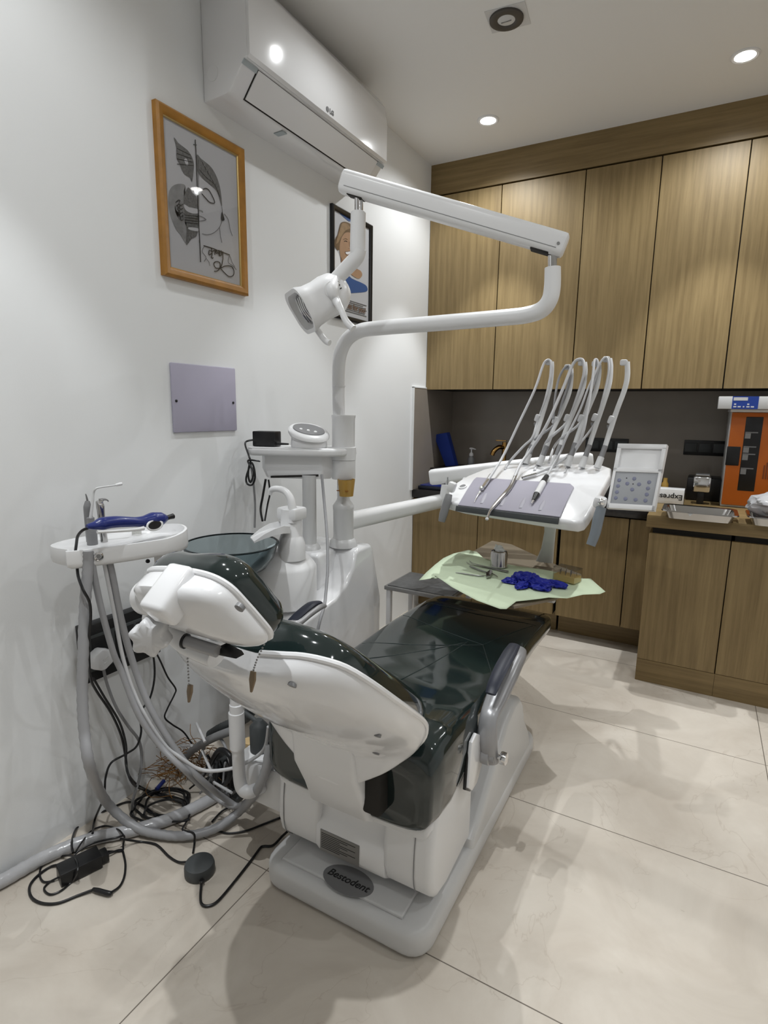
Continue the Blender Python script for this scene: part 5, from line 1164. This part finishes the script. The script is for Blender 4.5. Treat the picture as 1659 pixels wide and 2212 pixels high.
# foot pedal
a_ = AZ(430, 1888, .0); b_ = AZ(430, 1860, .035)
pc2 = AZ(431, 1872, .018)
t = thing('foot_pedal', (pc2.x, pc2.y, 0), 'round dark grey foot pedal on the floor with black cable', 'foot pedal')
bm = nb(); lathe(bm, [(.036, 0), (.0385, .004), (.0385, .022), (.036, .030), (.030, .033), (.001, .034)], (pc2.x, pc2.y, 0), seg=40); obj('body', bm, M_DARKGREY, t)
bm = nb(); tube(bm, [AZ(436, 1902, .01), AZ(433, 1935, .004), AZ(436, 1953, .004), AZ(450, 1957, .004), AZ(472, 1945, .004), AZ(510, 1900, .004), AZ(545, 1855, .004), AZ(562, 1832, .004), AZ(570, 1828, .004), AZ(590, 1826, .006), AZ(610, 1806, .012), AZ(628, 1790, .02)], .0033, 8, 6); obj('cable', bm, M_BLACK, t)
obj('strain_relief', box(nb(), AZ(436, 1905, .010), (.010, .012, .010), None, .002), M_BLACK, t)
bm = nb(); tube(bm, [AZ(405, 1862, .012), AZ(385, 1862, .004), AZ(365, 1850, .004), AZ(345, 1830, .004), AZ(330, 1822, .004), AZ(300, 1818, .004), AZ(260, 1812, .036)], .0030, 8, 6); obj('cable', bm, M_BLACK, t)
# power brick with tangled leads
c_ = AZ(172, 1870, .02)
t = thing('power_brick', (c_.x, c_.y, 0), 'black power brick in tangled black leads on the floor by the wall', 'power adapter')
dirb = (AZ(213, 1848, .0)-AZ(135, 1885, .0)).normalized(); sdb = Vector((-dirb.y, dirb.x, 0)); RB = Matrix((dirb, sdb, Vector((0, 0, 1)))).transposed()
obj('body', box(nb(), Vector((c_.x, c_.y, .0195)), (.098, .050, .036), RB, .003), M_BLACK, t)
obj('connector_end', box(nb(), Vector((c_.x, c_.y, .016))+dirb*.058, (.020, .034, .024), RB, .003), M_BLACK, t)
def fz(px, py, z=.004): return AZ(px, py, z)
def cable(pts, r, name='lead', par=None, m_=None):
    bm = nb(); tube(bm, pts, r, 8, 6); return obj(name, bm, m_ or M_BLACK, par)
cable([fz(212, 1852, .016), fz(240, 1842, .010), fz(262, 1836), fz(268, 1850), fz(271, 1870), fz(268, 1895), fz(258, 1915), fz(240, 1928, .007)], .0029, 'lead', t)
obj('inline_plug', tube(nb(), [fz(201, 1921, .008), fz(212, 1924, .009), fz(235, 1930, .009), fz(241, 1928, .008)], [.0045, .0062, .0062, .0042], 12, 3), M_BLACK, t)
cable([fz(202, 1922, .007), fz(170, 1934), fz(125, 1951), fz(90, 1951), fz(68, 1938), fz(64, 1915), fz(80, 1893), fz(110, 1872), fz(135, 1868, .012)], .0033, 'lead', t)
cable([fz(133, 1892, .012), fz(108, 1905), fz(95, 1920), fz(108, 1932), fz(130, 1925), fz(155, 1905), fz(168, 1880, .042), fz(165, 1858, .042), fz(150, 1848, .02), fz(120, 1853), fz(92, 1868), fz(86, 1890), fz(95, 1905), fz(118, 1902)], .0025, 'lead', t)
cable([fz(160, 1848, .03), fz(175, 1835, .034), fz(205, 1820, .036), fz(250, 1810, .038), fz(268, 1806, .030), fz(266, 1826), fz(262, 1838), fz(225, 1840), fz(205, 1850, .02)], .0026, 'lead', t)
cable([fz(158, 1842, .034), fz(155, 1820, .036), fz(165, 1790, .008), fz(195, 1765), fz(230, 1750), fz(265, 1735), fz(290, 1733), fz(320, 1748), fz(345, 1770, .016), fz(385, 1775, .016), fz(410, 1770, .014)], .0031, 'lead', t)
cable([fz(162, 1842, .036), fz(180, 1815, .036), fz(200, 1793, .01), fz(228, 1784), fz(255, 1792, .036), fz(268, 1806, .036)], .0023, 'lead', t)
# loose coil of black cable in front of the wall
t = thing('cable_coil', fz(345, 1735), 'loose coil of black cable on the floor behind the grey hose loop', 'cable')
cable([AX(326, 1395, -1.41), AX(333, 1430, -1.41), AX(333, 1470, -1.40), AX(323, 1510, -1.39), AX(303, 1540, -1.38), AX(305, 1580, -1.37), AX(295, 1612, -1.36), AX(270, 1630, -1.35), AX(240, 1648, -1.35), AX(228, 1680, -1.35), AX(224, 1722, -1.36), fz(205, 1770, .006), fz(200, 1800, .036)], .0031, 'strand', t)
cable([AX(200, 1462, -1.40), AX(225, 1505, -1.38), AX(258, 1560, -1.36), AX(272, 1610, -1.34), AX(272, 1650, -1.33), AX(285, 1690, -1.30), fz(310, 1706, .01), fz(350, 1715, .008), fz(395, 1728), fz(415, 1745)], .0033, 'strand', t)
for k, (rx, ry, cx_, cy_, ph) in enumerate(((56, 32, 350, 1735, 0), (48, 28, 362, 1732, 1), (60, 34, 345, 1742, 2), (44, 22, 355, 1750, 3))):
    cable([fz(cx_+rx*cos(2*pi*j/14+ph)*(1+.08*sin(3*j+k)), cy_+ry*sin(2*pi*j/14+ph)-.16*rx*cos(2*pi*j/14+ph), .006+.006*k+.003*sin(j*1.7)) for j in range(15)], .0034, 'strand', t)
cable([fz(412, 1742, .02), fz(408, 1765, .014), fz(400, 1780, .012), fz(395, 1793, .026), fz(418, 1800, .03), fz(420, 1820, .006), fz(417, 1842, .006)], .0029, 'strand', t)
cable([fz(460, 1790, .004), fz(490, 1800), fz(530, 1795), fz(570, 1780), fz(615, 1762)], .0029, 'strand', t)
cable([fz(458, 1775, .006), fz(480, 1752, .008), fz(505, 1740, .008)], .0029, 'strand', t)
cable([AX(326, 1390, -1.41), AX(345, 1425, -1.42), AX(362, 1462, -1.425), AX(379, 1487, -1.43), AX(377, 1500, -1.43), AX(362, 1530, -1.43), AX(356, 1550, -1.43), AX(372, 1565, -1.42), AX(395, 1580, -1.41), AX(410, 1600, -1.40), AX(425, 1625, -1.38)], .0027, 'plug_lead', t)
t2 = thing('mains_cable', AX(225, 1470, -1.41), 'grey mains cable running from the cream plug down to the floor', 'cord')
bm = nb(); tube(bm, [AX(222, 1438, -1.395), AX(232, 1480, -1.40), AX(252, 1530, -1.39), AX(278, 1570, -1.38), AX(300, 1600, -1.37), AX(306, 1640, -1.36), AX(300, 1685, -1.35), AX(288, 1725, -1.34), fz(285, 1755, .006), fz(295, 1772, .006)], .0042, 10, 6); obj('cord', bm, M_GREY, t2)
# tangle of plumbing below the chair: corrugated hose, tubes, valves, fibres
def Y_(px, py, y): return AY(px, py, y)
bm = nb(); P_ = smooth([Y_(455, 1588, 1.22), Y_(478, 1574, 1.20), Y_(510, 1560, 1.18), Y_(535, 1545, 1.16), Y_(545, 1525, 1.15)], 12)
tube(bm, P_, [.016*(1+.10*(1 if k % 2 else -1)) for k in range(len(P_))], 14, 1)
tag(obj('corrugated_hose', bm, M_DARKGREY), 'dark corrugated hose behind the white drain pipe', 'hose')
bm = nb(); tube(bm, [AZ(385, 1665, .03), Y_(405, 1630, 1.16), Y_(440, 1605, 1.14), Y_(475, 1588, 1.14), Y_(520, 1572, 1.15)], .0125, 14, 6)
tag(obj('grey_drain_hose', bm, M_GREY), 'smooth grey hose lying over the orange fibres by the wall', 'hose')
t = thing('valve_block', Y_(575, 1600, 1.08), 'dark valve bottle beside the white drain pipe under the backrest', 'valve')
q = Y_(560, 1590, 1.09); obj('bottle', lathe(nb(), [(.022, -.05), (.026, -.04), (.026, .03), (.018, .04), (.010, .05)], q, (0, 0, 1), 24), M_DARKGREY, t)
obj('valve_body', box(nb(), Y_(545, 1650, 1.12), (.05, .05, .09), None, .006), M_BLACK, t)
obj('union', cyl(nb(), Y_(540, 1600, 1.13), Y_(538, 1628, 1.13), .018), M_BEIGE, t)
t = thing('clear_tube', Y_(440, 1600, 1.1), 'short clear plastic tubes sticking up from the plumbing tangle', 'tube')
for k, (a_, b_) in enumerate((((424, 1562), (443, 1603)), ((393, 1612), (414, 1610)), ((437, 1622), (458, 1670)), ((462, 1690), (500, 1712)))):
    obj('tube', cyl(nb(), Y_(*a_, 1.10), Y_(*b_, 1.07), .0042, None, 10), M_HOSEL, t)
t = thing('pump_unit', AZ(470, 1690, .0), 'small dark pump motor in the plumbing tangle by the wall', 'pump')
q = AZ(480, 1680, .05); obj('motor', cyl(nb(), q+Vector((-.06, .05, .0)), q+Vector((.05, .02, .01)), .038), M_BLACK, t)
obj('flange', cyl(nb(), q+Vector((-.02, .035, .002)), q+Vector((.0, .03, .004)), .046), M_DARKGREY, t)
for k in range(5):
    u_ = q+Vector((-.05+.025*k, .0, .045)); obj('wire', tube(nb(), [u_, u_+Vector((.01, -.02, .03)), u_+Vector((.03, -.05, -.01)), u_+Vector((.02*k-.03, -.06, -.075))], .003, 8, 5), M_GREY if k % 2 else M_BLACK, t)
obj('pump_base', bb(nb(), q.x-.08, q.x+.08, q.y-.02, q.y+.10, 0, .018, .003), M_DARKGREY, t)
t = thing('plumbing_hoses', AZ(500, 1700, .0), 'dark looped hoses heaped under the backrest behind the drain pipe', 'hose')
for k_, P_ in enumerate(([Y_(455, 1650, 1.12), Y_(475, 1620, 1.10), Y_(500, 1640, 1.09), Y_(490, 1690, 1.10), Y_(455, 1705, 1.13)], [Y_(500, 1590, 1.14), Y_(530, 1630, 1.12), Y_(545, 1690, 1.10), Y_(520, 1725, 1.12)], [Y_(430, 1640, 1.16), Y_(450, 1600, 1.15), Y_(480, 1600, 1.14), Y_(505, 1670, 1.12), Y_(530, 1700, 1.12)], [Y_(560, 1560, 1.10), Y_(575, 1600, 1.10), Y_(580, 1650, 1.09), Y_(560, 1700, 1.10)], [Y_(420, 1690, 1.14), Y_(450, 1670, 1.13), Y_(480, 1720, 1.13), Y_(520, 1700, 1.14)], [Y_(530, 1540, 1.13), Y_(560, 1570, 1.12), Y_(545, 1620, 1.10), Y_(560, 1660, 1.10)])):
    obj('hose', tube(nb(), P_, (.008, .006, .0045, .009, .005, .007)[k_], 10, 6), (M_BLACK, M_DARKGREY, M_HOSE, M_BLACK, M_GREY, M_DARKGREY)[k_], t)
rnd = random.Random(5); bm = nb()
b0 = AZ(400, 1660, .02)
for k in range(110):
    a_ = Vector((b0.x+rnd.gauss(0, .05), b0.y+rnd.gauss(.02, .05), .004+abs(rnd.gauss(0, .03))))
    if a_.x < XW+.02: a_.x = XW+.02+rnd.random()*.03
    d_ = Vector((rnd.gauss(-.2, .6), rnd.gauss(-.5, .5), rnd.gauss(.25, .3))); d_ = d_.normalized()*(.05+.06*rnd.random())
    b_ = a_+d_; b_.x = max(b_.x, XW+.006); b_.z = max(b_.z, .003); m_ = (a_+b_)/2+Vector((rnd.gauss(0, .012), rnd.gauss(0, .012), abs(rnd.gauss(0, .012)))); m_.x = max(m_.x, XW+.006)
    tube(bm, [a_, m_, b_], .0011, 5, 3)
f_ = obj('orange_fibres', bm, M_WIRE); tag(f_, 'tuft of loose orange brown fibres on the floor by the wall', 'fibres'); f_['kind'] = 'stuff'
tag(obj('blue_marker', cyl(nb(), AZ(338, 1705, .022), AZ(354, 1687, .026), .0065, .0065, 14), M_BLUE), 'short blue tube end lying by the cable coil', 'tube')

# ================================================================== on the dark worktop
ZL = .8475
q = AY(975, 1003, 3.27)
t = thing('foam_block', (q.x, 3.27, ZL), 'bright blue foam block leaning on the taupe wall', 'foam block')
pf = [AY(x, y, 3.25) for x, y in [(936, 936), (965, 931), (984, 1003), (962, 1005)]]
dz = ZL+.001-min(p.z for p in pf)
bm = nb(); prism(bm, [p+Vector((0, 0, dz)) for p in pf], (0, .055, 0), .006); obj('foam', bm, M_FOAM, t)
q = AY(1040, 1000, 3.33)
t = thing('soap_bottle', (q.x, 3.33, ZL), 'small pump soap bottle with white top beside the brass tap', 'bottle')
k_ = AY(1018, 985, 3.33)
bm = nb(); lathe(bm, [(.020, 0), (.021, .004), (.021, .055), (.012, .068), (.011, .072)], (k_.x, 3.33, ZL), seg=24); obj('bottle', bm, M_GREY, t)
zt_ = AY(1018, 984, 3.33).z
bm = nb(); lathe(bm, [(.013, 0), (.013, .012), (.008, .02), (.0045, .022), (.0045, .042)], (k_.x, 3.33, ZL+.07), seg=20); 
tube(bm, [(k_.x-.012, 3.33, ZL+.115), (k_.x+.004, 3.33, ZL+.116), (k_.x+.030, 3.32, ZL+.112)], [.005, .0055, .003], 10, 3); obj('pump', bm, M_PVC, t)
k_ = AY(1089, 975, 3.38)
t = thing('tap', (k_.x, 3.38, ZL), 'brass basin tap on the dark worktop ledge', 'tap')
bm = nb(); cyl(bm, (k_.x, 3.38, ZL), (k_.x, 3.38, AY(1089, 955, 3.38).z), .014); obj('stem', bm, M_BRASS, t)
zt_ = AY(1089, 953, 3.38).z
obj('lever', bb(nb(), k_.x-.055, k_.x+.012, 3.372, 3.388, zt_, zt_+.006, .001), M_BRASS, t)
bm = nb(); tube(bm, [(k_.x, 3.38, zt_-.040), (k_.x-.025, 3.35, zt_-.036), (k_.x-.048, 3.33, zt_-.06), (k_.x-.056, 3.325, zt_-.085)], [.013, .014, .014, .013], 14, 5); obj('spout', bm, M_BRASS, t)
q = AZ(925, 1062, .7375)
t = thing('tray_lid', (-1.30, 3.05, .7375), 'flat dark navy case on the worktop behind the table arm', 'case')
bm = nb(); bb(bm, -1.43, -1.19, 2.98, 3.14, .7375, .757, .004); obj('case', bm, M_NAVY, t)
obj('case_lid', bb(nb(), -1.42, -1.20, 2.99, 3.13, .756, .762, .002), M_BLUE, t)

# ================================================================== on the oak worktop
ZW = .765
def steel_tray(label, c, w, d, h, rz=0.0):
    t = thing('steel_tray', (c[0], c[1], ZW), label, 'tray', 'steel trays on the projecting counter')
    R_ = Matrix.Rotation(rz, 3, 'Z')
    def rg(w_, d_, z, r=.03): return [Vector((c[0], c[1], ZW+z))+R_ @ Vector((a, b, 0)) for a, b in rrect(w_, d_, r, 6)]
    bm = nb(); loft(bm, [rg(w*.80, d*.80, .001), rg(w*.84, d*.84, .003), rg(w*.92, d*.92, h-.004), rg(w, d, h), rg(w*1.01, d*1.01, h-.003), rg(w, d, h+.002), rg(w*.90, d*.90, h-.001), rg(w*.82, d*.82, .006), rg(w*.78, d*.78, .004)])
    obj('tray', bm, M_STEEL, t); return t
fl_ = AZ(1436, 1120, ZW); fr2 = AZ(1584, 1132, ZW)
wtr = (fr2-fl_).length*1.12
s1 = steel_tray('shiny rectangular steel tray nearest the control panel, empty', ((fl_.x+fr2.x)/2, fl_.y+.085), wtr, .20, .036)
a_ = AY(1490, 1112, fl_.y-.012)
bm = nb(); prism(bm, [a_+Vector((-.011, 0, .008)), a_+Vector((.013, 0, .008)), a_+Vector((.001, 0, -.006))], (0, -.001, 0)); obj('triangle_sticker', bm, M_PVC, s1)
steel_tray('steel tray under the crumpled plastic bag', (fr2.x+.165, fl_.y+.10), .24, .19, .036)
bcn = Vector((fr2.x+.155, fl_.y+.10, ZW+.075))
bm = nb(); res = bmesh.ops.create_icosphere(bm, subdivisions=4, radius=1.0)
for v in res['verts']:
    d_ = v.co.copy(); k_ = 1+.22*NZ(d_, 2.1)+.14*abs(NZ(d_+Vector((4, 2, 1)), 5))
    v.co = bcn+Vector((d_.x*.105*k_, d_.y*.07*k_, d_.z*.058*k_))
    v.co.z = max(v.co.z, ZW+.011)
bag = obj('plastic_bag', bm, M_PLASTICWRAP, sharp=30); tag(bag, 'crumpled clear plastic bag heaped on a steel tray', 'bag')
pb = AY(1427, 1082, 3.05)
t = thing('carton', (-.10, 3.05, ZW), 'white carton lying upside down behind the steel tray', 'box')
x0_, x1_ = AY(1410, 1070, 3.02).x, AY(1478, 1070, 3.02).x
obj('carton', bb(nb(), x0_, x1_, 3.02, 3.10, ZW+.001, ZW+.072, .001), M_WHITE2, t)
obj('dark_side', bb(nb(), x1_-.001, x1_+.001, 3.022, 3.10, ZW+.002, ZW+.070), M_BLACK, t)
bm = nb(); textmesh(bm, 'Express', ((x0_+x1_)/2+.006, 3.0190, ZW+.036), (-1, 0, 0), (0, 0, -1), .036, .0006, bold=.0005); obj('lettering', bm, M_INK, t)
tag(obj('brown_bottle', lathe(nb(), [(.016, 0), (.017, .004), (.017, .075), (.010, .088), (.010, .105)], (AY(1437, 1040, 3.2).x, 3.2, ZW+.001), seg=20), M_AMBER), 'small amber bottle half hidden behind the control panel', 'bottle')
gx = AY(1512, 1080, 3.12)
t = thing('glass_jar', (gx.x, 3.12, ZW), 'square clear glass jar with dark stand behind the steel tray', 'jar')
obj('stand', bb(nb(), gx.x-.015, gx.x+.015, 3.10, 3.14, ZW+.001, ZW+.06, .003), M_BLACK, t)
bm = nb(); bb(bm, gx.x-.037, gx.x+.037, 3.085, 3.155, ZW+.06, ZW+.135, .008); obj('jar', bm, M_CHROME, t)
obj('jar_lid', bb(nb(), gx.x-.03, gx.x+.03, 3.09, 3.15, ZW+.136, ZW+.146, .003), M_DULL, t)
tag(obj('black_case', bb(nb(), gx.x-.065, gx.x+.085, 3.22, 3.38, ZW+.001, ZW+.115, .006), M_BLACK), 'matt black case standing behind the square glass jar', 'case')
# steriliser cabinet
oy = 3.08
ox0 = AY(1556, 1085, oy).x; ozt = AY(1571, 884, oy).z
t = thing('steriliser_cabinet', (ox0+.2, oy, ZW), 'orange fronted steriliser cabinet with dark window on the oak worktop', 'steriliser')
obj('casing', bb(nb(), ox0, ox0+.42, oy+.012, oy+.34, ZW+.001, ozt, .004), M_GREYW, t)
obj('front_panel', bb(nb(), ox0+.004, ox0+.416, oy, oy+.014, ZW+.012, ozt-.014, .003), M_ORANGE, t)
def op(px, py): return AY(px, py, oy)
a_, b_ = op(1612, 900), op(1598, 1046)
wz1 = a_.z; 
wx0, wx1 = op(1605, 970).x-.003, op(1641, 970).x
pn_ = obj('window', bb(nb(), wx0, wx1, oy-.0015, oy+.004, op(1600, 1060).z, wz1, .008), M_BLACK, t)
for k, py in enumerate((934, 965, 981, 1012)):
    z_ = op(1620, py).z; obj('shelf_edge', bb(nb(), wx0+.004, wx1-.014, oy-.0028, oy, z_-.003, z_+.002), M_GREY, pn_)
    obj('shelf_item', bb(nb(), wx0+.004, wx0+.026, oy-.0024, oy, z_-.028, z_-.004), M_DULL, pn_)
ha = op(1570, 964); hb = op(1594, 1006)
obj('handle', bb(nb(), ha.x+.002, hb.x+.002, oy-.004, oy+.002, hb.z, ha.z, .004), M_BLACK, t)
bm = nb()
for k in range(4): bb(bm, op(1652, 990).x+k*.010, op(1652, 990).x+k*.010+.006, oy-.0012, oy, op(1652, 1035).z, op(1652, 1035-30-6*k).z)
obj('printed_label', bm, mat('dark_orange_print', (.20, .05, .01), .5), t)
by = 3.0
bx0, bx1 = AY(1553, 860, by).x, AY(1553, 860, by).x+.30
zb_ = ozt+.001
t = thing('glove_box', (bx0+.15, by, zb_), 'pale grey and blue carton lying on top of the orange steriliser', 'box')
zt2 = min(1.305, zb_+.055)
obj('carton', bb(nb(), bx0, bx1, by, by+.12, zb_, zt2, .002), M_GREYW, t)
xa, xb = AY(1583, 858, by).x, AY(1640, 858, by).x
bm = nb(); bb(bm, xa, xb, by-.0006, by+.05, zb_+.0005, zt2+.0004); obj('blue_band', bm, mat('carton_blue', (.015, .05, .30), .45), t)
bm = nb(); bb(bm, xa+.004, xa+.058, by-.0012, by, zt2-.018, zt2-.004); obj('white_patch', bm, M_GREYW, t)
bm = nb()
for k in range(5): box(bm, (xa+.012+k*.0165, by-.001, zb_+.010), (.012 if k != 2 else .006, .0008, .0055))
for k in (0, 3): box(bm, (xa+.012+k*.0165, by-.001, zb_+.021), (.008, .0008, .006))
obj('printed_marks', bm, M_PVC, t)
# the carton is held up at its front by the steriliser's top edge: a thin lid plate carries it
t3 = [o for o in COL.objects if o.name == 'steriliser_cabinet'][0]
obj('top_plate', bb(nb(), ox0-.004, ox0+.424, oy-.006, oy+.345, ozt-.012, ozt, .002), M_WHITE2, t3)
